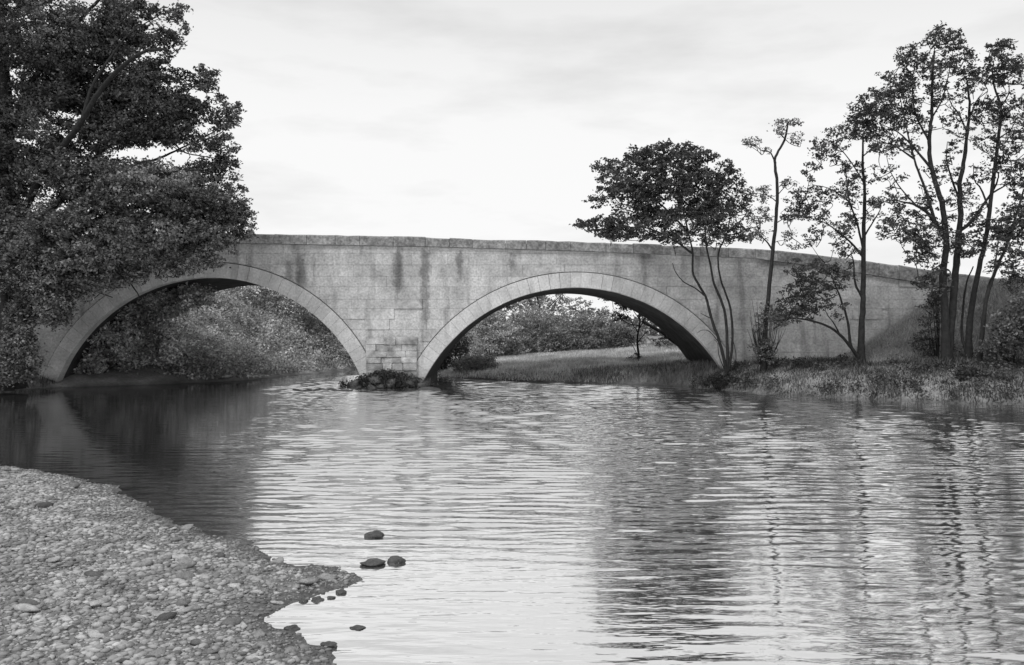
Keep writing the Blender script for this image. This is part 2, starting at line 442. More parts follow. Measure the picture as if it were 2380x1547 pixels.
mask *= 0.55 + 0.45 * sstep(WY, 6.5, 12)
WZ *= mask
nx, ny = len(wx), len(wy)
idx = np.arange(nx * ny).reshape(ny, nx)
a, b, c, d = idx[:-1, :-1].ravel(), idx[:-1, 1:].ravel(), idx[1:, 1:].ravel(), idx[1:, :-1].ravel()
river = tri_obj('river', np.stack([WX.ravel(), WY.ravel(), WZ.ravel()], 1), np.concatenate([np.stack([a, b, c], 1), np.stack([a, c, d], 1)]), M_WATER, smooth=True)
tag(river, 'pale rippled river water under the bridge', kind='structure')

# ------------------------------------------------------------------ gravel bank in the foreground
edge_px = [(0, 1085), (60, 1092), (130, 1104), (200, 1118), (250, 1132), (300, 1160), (345, 1185), (420, 1226), (500, 1251), (575, 1262), (612, 1288), (650, 1306),
           (700, 1318), (780, 1326), (850, 1347), (800, 1362), (730, 1382), (660, 1408), (612, 1432), (603, 1446), (640, 1462), (690, 1482), (720, 1497), (775, 1506), (772, 1546)]
SHORE = [(-40, 17.5), (-22, 16.2), (-13, 14.6)] + [on_water(*p) for p in edge_px] + [(-0.4, 4.4), (0.6, 3.4), (2.2, 2.4), (5, 1.2), (12, 0), (40, -6), (40, -30), (-40, -30)]
gv = axis_vals(-40, 30, -9, 0.5, 0.07, 1.3); gw = axis_vals(-28, 18, 4.6, 14.5, 0.07, 1.3)
AX, AY = np.meshgrid(gv, gw)
def gsd(X, Y):       # ragged shore
    X = np.asarray(X); Y = np.asarray(Y)
    j = np.array([0.13 * nz(a * 2.3, b * 2.3, 31) + 0.07 * nz(a * 6, b * 6, 32) for a, b in zip(X.ravel(), Y.ravel())]).reshape(X.shape)
    return sdf(SHORE, X, Y) + j
SD = gsd(AX, AY)
def gravel_h(sd, x, y):
    return np.where(sd > 0, 0.008 + 0.30 * (1 - np.exp(-sd / 3.6)), 0.008 + sd * 0.22)
wob = np.array([nz(x * 1.3, y * 1.3, 5) * 0.05 + nz(x * 4, y * 4, 9) * 0.03 for x, y in zip(AX.ravel(), AY.ravel())]).reshape(AX.shape)
AZ = np.maximum(gravel_h(SD, AX, AY) + wob * np.clip(SD * 1.2, 0.12, 1), -0.5)
nx, ny = len(gv), len(gw)
idx = np.arange(nx * ny).reshape(ny, nx)
a, b, c, d = idx[:-1, :-1].ravel(), idx[:-1, 1:].ravel(), idx[1:, 1:].ravel(), idx[1:, :-1].ravel()
gravel = tri_obj('gravel_bank', np.stack([AX.ravel(), AY.ravel(), AZ.ravel()], 1), np.concatenate([np.stack([a, b, c], 1), np.stack([a, c, d], 1)]), M_GRAVEL, smooth=True)
tag(gravel, 'pale pebbly gravel bank in the left foreground', kind='structure')

def gz(x, y):
    i = np.clip(np.searchsorted(gv, x) - 1, 0, len(gv) - 2); j = np.clip(np.searchsorted(gw, y) - 1, 0, len(gw) - 2)
    tx = (x - gv[i]) / (gv[i + 1] - gv[i]); ty = (y - gw[j]) / (gw[j + 1] - gw[j])
    return AZ[j, i] * (1 - tx) * (1 - ty) + AZ[j, i + 1] * tx * (1 - ty) + AZ[j + 1, i] * (1 - tx) * ty + AZ[j + 1, i + 1] * tx * ty

def ico(sub):
    import bmesh
    bm = bmesh.new(); bmesh.ops.create_icosphere(bm, subdivisions=sub, radius=1.0)
    V = np.array([v.co[:] for v in bm.verts]); T = np.array([[v.index for v in f.verts] for f in bm.faces]); bm.free()
    return V, T
ICO1, ICO2, ICO3 = ico(1), ico(2), ico(3)

def pebbles(name, n, size, mat, parent, xr, yr, sub=ICO1, edge_lo=-0.07):
    x = rng.uniform(*xr, n * 3); y = rng.uniform(*yr, n * 3)
    sd = gsd(x, y)
    k = (sd > edge_lo) & ((sd > 0.02) | (rng.random(len(x)) < 0.25)) & (np.abs(x) < 0.60 * y + 0.6)
    x, y = x[k][:n], y[k][:n]; n = len(x)
    s = size[0] * np.exp(rng.exponential(0.55, n)); s = np.minimum(s, size[1]) * np.clip(0.6 + sd[k][:n] * 0.5, 0.6, 1)
    z = gz(x, y) + s * 0.12
    V, T = sub
    sc = np.stack([s * rng.uniform(0.8, 1.5, n), s * rng.uniform(0.7, 1.1, n), s * rng.uniform(0.35, 0.65, n)], 1)
    az = rng.uniform(0, math.pi, n); ca, sa = np.cos(az), np.sin(az)
    W = V[None] * (1 + 0.16 * rng.normal(size=(n, len(V), 1))) * sc[:, None, :]
    X = W[..., 0] * ca[:, None] - W[..., 1] * sa[:, None] + x[:, None]
    Yv = W[..., 0] * sa[:, None] + W[..., 1] * ca[:, None] + y[:, None]
    Z = W[..., 2] + z[:, None]
    VV = np.stack([X, Yv, Z], -1).reshape(-1, 3)
    TT = (T[None] + (np.arange(n) * len(V))[:, None, None]).reshape(-1, 3)
    return tri_obj(name, VV, TT, mat, parent, smooth=True)
tag(pebbles('pebbles', 42000, (0.010, 0.036), M_PEBBLE, gravel, (-9.5, 0.8), (4.4, 14.6)), kind='stuff')

def rock_mesh(name, seed, mat, rough=0.22, sub=ICO2):
    V, T = sub
    W = np.array([v * (1 + rough * nz(v[0] * 1.3 + seed * 7.1, v[1] * 1.3, v[2] * 1.3) * 1.6 + rough * 0.5 * nz(v[0] * 3 + seed, v[1] * 3, v[2] * 3)) for v in V])
    o = tri_obj(name, W, T, mat, None, smooth=True)
    me = o.data; bpy.data.objects.remove(o)
    return me
COBBLES = [rock_mesh('cobble', i, M_COBBLE, 0.3, ICO2) for i in range(6)]
cnt = 0
while cnt < 150:
    y = 5.3 + 8.3 * random.random() ** 1.3; x = random.uniform(-0.6 * y - 0.2, 0.2)
    if sdf(SHORE, np.array([x]), np.array([y]))[0] < 0.0: continue
    s = min(0.07, 0.028 * math.exp(random.expovariate(2.4)))
    o = bpy.data.objects.new('cobble', COBBLES[cnt % 6]); COL.objects.link(o); o.parent = gravel
    o.location = (x, y, float(gz(np.array([x]), np.array([y]))[0]) + s * 0.12)
    o.scale = (s * random.uniform(0.9, 1.6), s * random.uniform(0.7, 1.1), s * random.uniform(0.4, 0.65))
    o.rotation_euler = (random.uniform(-.2, .2), random.uniform(-.2, .2), random.uniform(0, 3.14))
    cnt += 1

# dark stones standing in the shallows
STONES = [(870, 1243, 44, 'dark round stone in the water, farthest of the stones off the gravel'),
          (865, 1308, 54, 'long low dark stone in the water, left of a rounder one'),
          (920, 1303, 40, 'rounded dark stone in the water, rightmost beside the long low one'),
          (792, 1374, 26, 'small dark stone in the shallows, rightmost of the row of four off the gravel spit'),
          (770, 1387, 18, 'tiny dark stone in the shallows, second from the right of the row of four'),
          (738, 1391, 28, 'small dark stone in the shallows, second from the left of the row of four'),
          (705, 1395, 20, 'tiny dark stone in the shallows, leftmost of the row of four off the gravel spit'),
          (678, 1459, 34, 'dark stone in the small inlet against the gravel edge'),
          (830, 1456, 34, 'low flat pale-topped stone alone in the bright shallows at the bottom'),
          (765, 1498, 36, 'dark stone at the tip of the gravel near the bottom edge')]
for i, (px, py, wpx, lab) in enumerate(STONES):
    x, y = on_water(px, py + 4)
    s = wpx / 2 / F * y
    me = rock_mesh('river_stone', 20 + i, M_WETROCK, 0.26, ICO3)
    o = bpy.data.objects.new('river_stone', me); COL.objects.link(o)
    o.location = (x, y, s * (0.02 if i == 8 else 0.10)); flat = {1: 0.30, 2: 0.55, 8: 0.2}.get(i, 0.42)
    o.scale = (s, s * 0.85, s * flat); o.rotation_euler = (0, 0, random.uniform(-0.5, 0.5))
    tag(o, lab, 'stone', 'stones in the shallows')

# ------------------------------------------------------------------ bridge
YB, DEPTH = 34.0, 6.4
S = YB / F
def bx(px): return (px - CX) * S
def bz(py): return CAM_H - (py - CY) * S
def interp(tab):
    xs = np.array([bx(t[0]) for t in tab]); zs = np.array([bz(t[1]) for t in tab])
    return lambda x: np.interp(x, xs, zs)
TOP = interp([(-700, 600), (-300, 566), (0, 552), (300, 546), (600, 545), (1000, 553), (1400, 565), (1750, 579), (1880, 592), (2000, 606), (2200, 634), (2380, 657), (2600, 690), (3200, 760)])
BAND = interp([(-700, 622), (-300, 588), (0, 574), (300, 568), (600, 567), (1000, 574), (1400, 586), (1750, 601), (1880, 618), (2000, 636), (2200, 668), (2380, 694), (2600, 726), (3200, 800)])

ARCHES = []
for (l, r, crown, base) in ((133, 845, 645, 888), (984, 1692, 668, 884)):
    cxm = (bx(l) + bx(r)) / 2; half = (bx(r) - bx(l)) / 2; zs = bz(base); rise = bz(crown) - zs
    R = (half * half + rise * rise) / (2 * rise)
    ARCHES.append(dict(cx=cxm, half=half, zs=zs, R=R, zc=zs + rise - R))
TH = 0.56
def intr(a, x, extra=0.0):
    rr = a['R'] + extra
    return a['zc'] + np.sqrt(np.maximum(rr * rr - (x - a['cx']) ** 2, 0))

bridge = thing('bridge', (bx(910), YB + DEPTH / 2, -0.2), 'long pale stone road bridge with two wide segmental arches across the river', 'bridge')
XL, XR = -32.0, 36.0
cols = [(x, -1.5) for x in np.linspace(XL, ARCHES[0]['cx'] - ARCHES[0]['half'], 14)]
for i, a in enumerate(ARCHES):
    x0, x1 = a['cx'] - a['half'], a['cx'] + a['half']
    for x in np.linspace(x0, x1, 61): cols.append((x, float(intr(a, x, 0.02))))
    nxt = ARCHES[1]['cx'] - ARCHES[1]['half'] if i == 0 else XR
    cols += [(x, -1.5) for x in np.linspace(x1, nxt, 6 if i == 0 else 24)]
V, Fc = [], []
y0, y1 = YB + 0.06, YB + DEPTH - 0.06
for (x, lo) in cols:
    t = float(TOP(x)) - 0.95
    V += [(x, y0, lo), (x, y0, t), (x, y1, t), (x, y1, lo)]
for i in range(len(cols) - 1):
    p, q = i * 4, i * 4 + 4
    flat = cols[i + 1][0] - cols[i][0] > 1e-6
    if flat:
        Fc += [(p, q, q + 1, p + 1), (p + 1, q + 1, q + 2, p + 2), (p + 3, p + 2, q + 2, q + 3)]
    Fc.append((p, p + 3, q + 3, q))
e = (len(cols) - 1) * 4
Fc += [(0, 1, 2, 3), (e, e + 3, e + 2, e + 1)]
VF = [f for f in Fc if len(f) == 4 and all(v % 4 in (0, 3) for v in f)]
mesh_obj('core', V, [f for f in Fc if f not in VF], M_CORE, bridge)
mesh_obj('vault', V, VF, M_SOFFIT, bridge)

def strip(name, ya, yb, lo, hi, mat, n=60):
    V, Fc = [], []
    xs = np.linspace(XL, XR, n)
    for x in xs:
        l_, h_ = lo(x), hi(x)
        V += [(x, ya, l_), (x, ya, h_), (x, yb, h_), (x, yb, l_)]
    for i in range(n - 1):
        p, q = i * 4, i * 4 + 4
        for k in range(4):
            Fc.append((p + k, q + k, q + (k + 1) % 4, p + (k + 1) % 4))
    e = (n - 1) * 4
    Fc += [(0, 1, 2, 3), (e, e + 3, e + 2, e + 1)]
    return mesh_obj(name, V, Fc, mat, bridge)
strip('parapet_core', YB + 0.058, YB + 0.42, lambda x: TOP(x) - 1.1, lambda x: TOP(x) - 0.12, M_CORE)
strip('parapet_core', YB + DEPTH - 0.42, YB + DEPTH - 0.058, lambda x: TOP(x) - 1.1, lambda x: TOP(x) - 0.12, M_STONE)
strip('road_deck', YB + 0.425, YB + DEPTH - 0.425, lambda x: TOP(x) - 1.05, lambda x: TOP(x) - 0.9, M_CORE)

# arch rings, stone by stone
for ai, a in enumerate(ARCHES):
    ring = thing('arch_ring', (a['cx'], YB, a['zs']), None, None)
    ring.parent = bridge; ring.location = Vector((a['cx'], YB, a['zs'])) - Vector(bridge.location)
    th0 = math.asin(min(1, a['half'] / a['R'])); n = 37
    z_low = -0.5
    for k in range(n):
        for dside in (0,):
            t0 = -th0 + 2 * th0 * k / n; t1 = -th0 + 2 * th0 * (k + 1) / n
            g = 0.0005 if k not in (14, 16, 21) else 0.0012
            ts = np.linspace(t0 + g, t1 - g, 3)
            ri, ro = a['R'] - 0.012 + random.uniform(-.004, .004), a['R'] + TH
            yf = YB - 0.075 + random.uniform(-0.003, 0.003); yb = YB + 0.35
            inner = [(a['cx'] + ri * math.sin(t), a['zc'] + ri * math.cos(t)) for t in ts]
            outer = [(a['cx'] + ro * math.sin(t), a['zc'] + ro * math.cos(t)) for t in ts]
            loop = inner + outer[::-1]; m_ = len(loop)
            V = [(x, yf, z) for x, z in loop] + [(x, yb, z) for x, z in loop]
            Fc = [tuple(range(m_)), tuple(range(2 * m_ - 1, m_ - 1, -1))] + [(i, i + m_, (i + 1) % m_ + m_, (i + 1) % m_) for i in range(m_)]
            mesh_obj('voussoir', V, Fc, M_RING, ring)

# coursed face stones of the spandrels
def face_stone(x0, x1, z0, z1, proud):
    xs = np.linspace(x0, x1, max(3, int((x1 - x0) / 0.05) + 1) if min(abs(abs((x0 + x1) / 2 - a_['cx']) - 3) for a_ in ARCHES) < 5.5 and z0 < 4.9 else 4)
    lo = np.full(len(xs), z0)
    for a in ARCHES:
        rr = a['R'] + TH + 0.035
        ins = np.abs(xs - a['cx']) < rr
        ex = np.where(ins & (np.abs(xs - a['cx']) < a['half'] + TH), intr(a, xs, TH + 0.035), -9)
        lo = np.maximum(lo, ex)
    hi = np.minimum(z1, BAND(xs) - 0.012)
    ok = hi - lo > 0.006
    if ok.sum() < 2: return
    # longest run
    runs, cur = [], []
    for i, o_ in enumerate(ok):
        if o_: cur.append(i)
        elif cur: runs.append(cur); cur = []
    if cur: runs.append(cur)
    for run in runs:
        if len(run) < 2: continue
        X = xs[run]; L, H = lo[run], hi[run]
        loop = [(x, z) for x, z in zip(X, L)] + [(x, z) for x, z in zip(X[::-1], H[::-1])]
        m_ = len(loop); yf, yb = YB - proud, YB + 0.10
        V = [(x, yf, z) for x, z in loop] + [(x, yb, z) for x, z in loop]
        nn = len(X)
        Fc = []
        for i in range(nn - 1):
            Fc.append((i, i + 1, m_ - 2 - i, m_ - 1 - i))
        Fc += [(i, i + m_, (i + 1) % m_ + m_, (i + 1) % m_) for i in range(m_)]
        mesh_obj('face_stone', V, Fc, M_STONE, bridge)
PIER = (bx(852), bx(970))
z = 0.0; course = 0
zz = bz(900)
while zz < 6.4:
    hgt = random.choice((0.36, 0.40, 0.44, 0.48))
    x = -20.5 + random.uniform(-0.6, 0)
    while x < 23:
        ln = random.uniform(0.75, 1.8)
        pr = 0.012 + random.uniform(-0.006, 0.006)
        if random.random() < 0.10: pr += 0.028
        face_stone(x + 0.003, x + ln - 0.003, zz + 0.003, zz + hgt - 0.003, pr)
        x += ln
    zz += hgt
# coping
for back in (0, 1):
    x = XL
    while x < XR:
        ln = random.uniform(0.7, 1.5) if not back else 3.0
        xa, xb = x + 0.008, min(x + ln - 0.008, XR)
        jt = random.uniform(-0.015, 0.02)
        ya, yb = (YB - 0.10 + random.uniform(-.02, .01), YB + 0.50) if not back else (YB + DEPTH - 0.5, YB + DEPTH + 0.09)
        V = []
        for (xx) in (xa, (xa + xb) / 2, xb):
            lo, hi = float(BAND(xx)), float(TOP(xx)) + jt + random.uniform(-0.02, 0.02)
            V += [(xx, ya, lo), (xx, ya, hi - 0.05), (xx, ya + 0.06, hi), (xx, yb - 0.06, hi), (xx, yb, hi - 0.05), (xx, yb, lo)]
        Fc = [(0, 1, 2, 3, 4, 5), (17, 16, 15, 14, 13, 12)]
        for s_ in (0, 6):
            Fc += [(s_ + k, s_ + 6 + k, s_ + 6 + (k + 1) % 6, s_ + (k + 1) % 6) for k in range(6)]
        if -21 < xa < 24: mesh_obj('coping_stone', V, Fc, M_COPING, bridge)
        else: mesh_obj('coping_stone', V, Fc, M_COPING, bridge)
        x += ln

# pier face: a proud pilaster of rough damp stones, standing on a footing
pier = thing('pier', (bx(911), YB, 0), None, None); pier.parent = bridge; pier.location = Vector((bx(911), YB, 0)) - Vector(bridge.location)
def box_stone(name, x0, x1, ya, yb, z0, z1, mat, parent, j=0.015):
    V = [(x + random.uniform(-j, j), y + random.uniform(-j, j), z + random.uniform(-j, j)) for x in (x0, x1) for y in (ya, yb) for z in (z0, z1)]
    return mesh_obj(name, V, [(0, 1, 3, 2), (4, 6, 7, 5), (0, 4, 5, 1), (2, 3, 7, 6), (0, 2, 6, 4), (1, 5, 7, 3)], mat, parent)
zz = -0.45
k = 0
while zz < bz(800):
    hgt = random.uniform(0.22, 0.32); x = PIER[0]
    while x < PIER[1] - 0.05:
        ln = random.uniform(0.35, 0.8)
        if PIER[1] - x - ln < 0.3: ln = PIER[1] - x
        box_stone('pier_stone', x + .006, x + ln - .006, YB - 0.16 + random.uniform(-.03, .03), YB + 0.2, zz + .006, zz + hgt - .006, M_PIER, pier, 0.012)
        x += ln
    zz += hgt
FOOT = [rock_mesh('footing_stone', 50 + i, M_WETROCK, 0.3, ICO2) for i in range(3)]
for i in range(40):
    s = random.uniform(0.10, 0.24)
    me = COBBLES[i % 6]
    o = bpy.data.objects.new('footing_stone', FOOT[i % 3]); COL.objects.link(o); o.parent = pier
    px = random.uniform(815, 995); f = 1 - abs(px - 905) / 110
    w = Vector((bx(px), YB - 0.15 - random.uniform(0, 0.7) * f, random.uniform(-0.1, 0.12 + 0.28 * max(f, 0))))
    o.location = w - Vector((bx(911), YB, 0)); o.scale = (s * 1.4, s, s * 0.7); o.rotation_euler = (random.uniform(-.3, .3), random.uniform(-.3, .3), random.uniform(0, 3))

# ------------------------------------------------------------------ trees
class Tree:
    def __init__(s, name, label, cat, base_px, Y, group=None, bark=None, lean=0.0):
        s.Y = Y; s.bark = bark or M_BARK
        b = P(base_px[0], base_px[1], Y)
        s.base = b
        s.root = thing(name, b, label, cat, group)
        s.samples = []            # 3-D points on the wood
        s.limbs = []
        s.centres = []; s.tw = Tubes()
    def limb(s, pts, r0, r1, name='limb', d=None, seg=7, start=None, wig=0.02):
        pp = [np.array(p[:2], float) for p in pts]
        L = sum(np.linalg.norm(pp[i + 1] - pp[i]) for i in range(len(pp) - 1))
        if s.samples and name != 'trunk':
            sm = np.array(s.samples)
            q = np.stack([CX + sm[:, 0] * F / sm[:, 1], CY - (sm[:, 2] - CAM_H) * F / sm[:, 1]], 1)
            k = np.argmin(((q - pp[0]) ** 2).sum(1)); ys = sm[k, 1]
            w0 = sm[k]
        else: ys, w0 = s.Y, None
        if d is None: d = random.uniform(-0.45, 0.3) * L / F * s.Y
        acc, W = 0.0, []
        for i, p in enumerate(pp):
            if i: acc += np.linalg.norm(pp[i] - pp[i - 1])
            W.append(P(p[0], p[1], min(ys + d * acc / L, LIMIT)))
        if w0 is not None: W[0] = w0
        C = catmull(W, 5)
        C = [c + (rng.normal(0, wig, 3) * r0 * 3 if 0 < i < len(C) - 1 else 0) for i, c in enumerate(C)]
        t = np.linspace(0, 1, len(C)); R = r0 + (r1 - r0) * t ** 0.8
        if name == 'trunk': R = R * (1 + 0.5 * np.exp(-t * 22))
        tb = Tubes(); tb.add(C, R, seg, 0.05)
        tb.build(name, s.bark, s.root)
        s.samples += C
        return C
    def blob(s, cx, cy, rx, ry, n, size=0.26, d=0.0, depth=None, per=20, twig=0.5, hollow=0.0, flat=0.62):
        dp = depth if depth is not None else min(max(0.85 * rx / F * s.Y, 0.35), 2.6)
        u = rng.normal(size=(n, 3)); u /= np.linalg.norm(u, axis=1)[:, None]
        u *= (hollow + (1 - hollow) * rng.random((n, 1))) ** (1 / 3)
        for q in u:
            c = P(cx + rx * q[0], cy + ry * q[1], min(s.Y + d + dp * q[2], LIMIT))
            r = size * rng.uniform(0.7, 1.3)
            s.centres.append((c, r, per))
            if rng.random() < twig and s.samples:
                sm = np.array(s.samples)
                dist = ((sm - c) ** 2).sum(1) + 0.6 * np.maximum(sm[:, 2] - c[2], 0)
                p0 = sm[np.argmin(dist)]
                if np.linalg.norm(p0 - c) < 2.6:
                    mid = (p0 + c) / 2 + rng.normal(0, 0.10, 3) + np.array([0, 0, -0.05])
                    rr = 0.012 + 0.006 * np.linalg.norm(p0 - c)
                    s.tw.add(catmull([p0, mid, c], 3), np.linspace(rr, 0.006, 7), 4)
                    s.samples += [mid]
    def finish(s, mat, leaf=0.13, flat=0.6, up=0.35, crown='crown'):
        tw = s.tw.build('twigs', s.bark, s.root)
        if tw: tag(tw, kind='stuff')
        C, Sz = [], []
        for c, r, per in s.centres:
            m = max(3, int(per * rng.uniform(0.7, 1.3)))
            ax = rng.normal(size=3); ax[2] *= 0.45; ax /= np.linalg.norm(ax)
            o = rng.normal(size=(m, 3)) * 0.36; o[:, 2] *= flat
            o += ax[None] * rng.uniform(-1, 1, (m, 1)) * rng.uniform(0.1, 1.0)
            C.append(c + o * r); Sz.append(leaf * rng.uniform(0.6, 1.3, m))
        if C:
            o = leaves(crown, np.concatenate(C), np.concatenate(Sz), mat, s.root, up)
            tag(o, kind='stuff')
        return s.root
LIMIT = 33.55

# --- big tree on the left bank, crown running out of the picture
t = Tree('riverside_tree', 'tall dark leafy tree filling the upper left, bare boughs showing at its edge', 'tree', (22, 888), 31.2)
t.limb([(22, 905), (26, 700), (30, 520), (18, 330), (8, 120), (-10, -120), (0, -260)], 0.42, 0.10, 'trunk', d=-0.5, seg=10)
t.limb([(28, 560), (80, 440), (140, 350), (190, 280), (245, 195), (320, 128), (372, 116), (392, 118)], 0.16, 0.03)
t.limb([(190, 280), (215, 200), (260, 130), (300, 80), (380, 30)], 0.07, 0.015)
t.limb([(18, 330), (70, 200), (150, 90), (220, 10), (300, -70)], 0.15, 0.03)
t.limb([(28, 640), (110, 500), (180, 425), (250, 340), (350, 318), (400, 330), (450, 318)], 0.15, 0.025)
t.limb([(320, 128), (335, 100), (350, 80)], 0.03, 0.01)
t.limb([(350, 318), (400, 270), (440, 210), (480, 180)], 0.05, 0.012)
t.limb([(400, 330), (430, 355), (480, 365), (530, 372)], 0.035, 0.01)
t.limb([(180, 425), (280, 395), (360, 372), (420, 345), (500, 305), (535, 265)], 0.07, 0.012)
t.limb([(10, 150), (-90, 40), (-200, -60)], 0.15, 0.03)
t.limb([(25, 450), (-80, 330), (-190, 260)], 0.14, 0.03)
for bl in ((70, 70, 165, 110, 420), (60, 290, 110, 110, 210), (190, 130, 110, 70, 220), (270, 40, 55, 45, 80), (150, 400, 150, 70, 220), (-10, 470, 80, 120, 200),
           (275, 235, 80, 45, 110), (330, 175, 70, 35, 75), (390, 245, 70, 35, 75), (330, 310, 90, 35, 110), (240, 300, 90, 60, 150), (180, 210, 100, 50, 130), (120, 210, 90, 50, 110), (390, 290, 70, 40, 70), (270, 95, 75, 50, 120), (320, 215, 70, 40, 80)):
    t.blob(*bl, size=0.30, per=46, twig=0.12, d=-0.4)
for bl in ((345, 70, 50, 35, 26), (390, 90, 32, 20, 14), (400, 30, 25, 18, 9), (420, 200, 40, 25, 20), (475, 195, 28, 22, 16), (460, 265, 55, 32, 46), (520, 285, 28, 22, 16),
           (505, 335, 40, 22, 24), (530, 375, 22, 9, 8), (535, 255, 18, 10, 5), (350, 150, 30, 15, 14), (440, 330, 60, 25, 34), (330, 25, 40, 25, 18)):
    t.blob(*bl, size=0.22, per=22, twig=0.75, d=-0.4)
for bl in ((-170, 60, 150, 170, 420), (0, -170, 220, 110, 380), (-190, 380, 130, 160, 420), (-60, 330, 110, 130, 260)):  # crown beyond the frame, foliage thickened to shade the left of the bridge
    t.blob(*bl, size=0.4, per=24, twig=0.1, d=-0.3)
for (fx, fy) in ((425, 18), (405, 45), (432, 62), (418, 100), (395, 125), (352, 108), (372, 145), (405, 165), (440, 172), (500, 168), (486, 192), (515, 225), (545, 248), (550, 268), (528, 290), (535, 318), (548, 345),
                 (520, 360), (545, 378), (330, 8), (365, 18), (450, 235), (470, 160), (395, 75), (380, 100)):
    t.blob(fx, fy, 13, 9, 4, size=0.18, per=16, twig=0.9, d=-0.4, depth=0.4)
    t.blob(fx - 14, fy + 6, 26, 20, 6, size=0.16, per=11, twig=0.9, d=-0.4, depth=0.6)
t.blob(480, 395, 55, 26, 60, size=0.24, per=26, twig=0.3, d=-0.4)
t.finish(M_LEAF_DARK, 0.12)

# --- lower spreading tree leaning out over the left arch
t = Tree('overhanging_tree', 'low dark spreading tree leaning over the left arch, foliage sweeping down to the water', 'tree', (5, 893), 30.6)
t.limb([(5, 905), (18, 780), (40, 690), (100, 600), (180, 540), (260, 500), (360, 470), (450, 455)], 0.26, 0.05, 'trunk', d=-0.6, seg=9)
t.limb([(40, 690), (75, 640), (120, 600), (170, 594), (240, 612), (290, 642), (325, 692)], 0.085, 0.02, d=0.5)
t.limb([(60, 665), (120, 648), (170, 655), (215, 675), (262, 692)], 0.06, 0.014, d=0.4)
t.limb([(180, 540), (230, 470), (300, 420), (400, 400), (480, 395)], 0.08, 0.02)
t.limb([(260, 500), (340, 520), (430, 530), (520, 525)], 0.07, 0.015)
t.limb([(260, 500), (330, 555), (400, 580), (470, 590)], 0.05, 0.012)
t.limb([(30, 730), (60, 600), (110, 510), (150, 450)], 0.12, 0.03)
t.limb([(20, 780), (0, 640), (-60, 520), (-120, 440)], 0.15, 0.03)
for bl in ((300, 430, 170, 60, 330), (440, 475, 100, 62, 260), (380, 540, 150, 52, 300), (200, 530, 160, 90, 380), (70, 640, 90, 90, 240), (180, 600, 110, 40, 150),
           (330, 585, 110, 32, 130), (45, 780, 38, 85, 150), (40, 560, 80, 80, 180), (540, 505, 34, 38, 55), (470, 570, 60, 28, 60), (105, 700, 60, 50, 110), (130, 725, 36, 40, 80), (55, 840, 36, 40, 120), (190, 660, 60, 26, 60), (265, 655, 45, 16, 34), (20, 870, 40, 20, 80)):
    t.blob(*bl, size=0.28, per=44, twig=0.12, d=-0.5)
for bl in ((555, 485, 22, 35, 20), (520, 440, 35, 30, 22), (400, 622, 75, 18, 42), (300, 622, 50, 18, 30), (330, 640, 25, 20, 14), (215, 640, 55, 22, 30), (555, 540, 22, 18, 12),
           (480, 610, 40, 15, 20), (160, 680, 50, 25, 30), (70, 850, 22, 30, 40)):
    t.blob(*bl, size=0.20, per=22, twig=0.6, d=-0.2)
for bl in ((-140, 480, 120, 120, 120), (-120, 720, 100, 110, 120)):
    t.blob(*bl, size=0.4, per=24, twig=0.1)
for (fx, fy) in ((548, 415), (560, 440), (575, 470), (582, 495), (588, 520), (580, 545), (560, 560), (540, 585), (500, 605), (450, 630), (420, 640), (370, 640), (300, 650), (240, 650), (160, 700)):
    t.blob(fx, fy, 13, 10, 5, size=0.18, per=16, twig=0.7, d=-0.4, depth=0.5)
t.finish(leafmat('overhang_leaf', 0.19, 0.75, 0.3, 0.6, 0.6), 0.115)

# --- round dense tree in front of the right arch
t = Tree('round_tree', 'round dense dark tree on thin twisted stems before the right arch', 'tree', (1692, 872), 32.6, bark=M_BARK)
D = -1.1
t.limb([(1692, 885), (1686, 850), (1674, 800), (1654, 742), (1640, 690), (1612, 640), (1610, 590), (1600, 540), (1585, 480), (1565, 410)], 0.075, 0.02, 'trunk', d=D)
t.limb([(1694, 878), (1690, 790), (1683, 720), (1660, 660), (1650, 610), (1640, 560), (1642, 500), (1650, 420)], 0.065, 0.02, 'limb', d=D)
t.limb([(1696, 878), (1702, 800), (1698, 720), (1674, 645), (1670, 590), (1690, 540), (1702, 480)], 0.055, 0.018, 'limb', d=D)
t.limb([(1640, 692), (1615, 670), (1588, 655), (1570, 632), (1563, 612)], 0.03, 0.01, d=-0.2)
t.limb([(1660, 745), (1640, 735), (1628, 728)], 0.022, 0.008, d=-0.3)
t.limb([(1680, 800), (1650, 772), (1632, 768), (1620, 775)], 0.02, 0.006, d=-0.3)
t.limb([(1694, 872), (1710, 840), (1706, 800), (1698, 785)], 0.022, 0.008, d=-0.3)
t.limb([(1692, 872), (1672, 830), (1668, 800), (1660, 790)], 0.02, 0.008, d=-0.3)
t.limb([(1610, 590), (1560, 555), (1500, 530), (1430, 530), (1370, 520)], 0.045, 0.012, d=-0.6)
t.limb([(1600, 540), (1540, 480), (1470, 430), (1410, 390)], 0.045, 0.012, d=0.2)
t.limb([(1585, 480), (1530, 410), (1490, 360)], 0.04, 0.01)
t.limb([(1650, 480), (1690, 420), (1695, 390)], 0.035, 0.01)
t.limb([(1690, 540), (1725, 510), (1745, 480)], 0.03, 0.01)
for bl in ((1540, 440, 130, 80, 270), (1470, 420, 85, 60, 120), (1640, 440, 75, 75, 130), (1560, 372, 95, 34, 90), (1510, 520, 130, 38, 150), (1670, 500, 60, 45, 80)):
    t.blob(*bl, size=0.22, per=26, twig=0.2, d=D, depth=1.3)
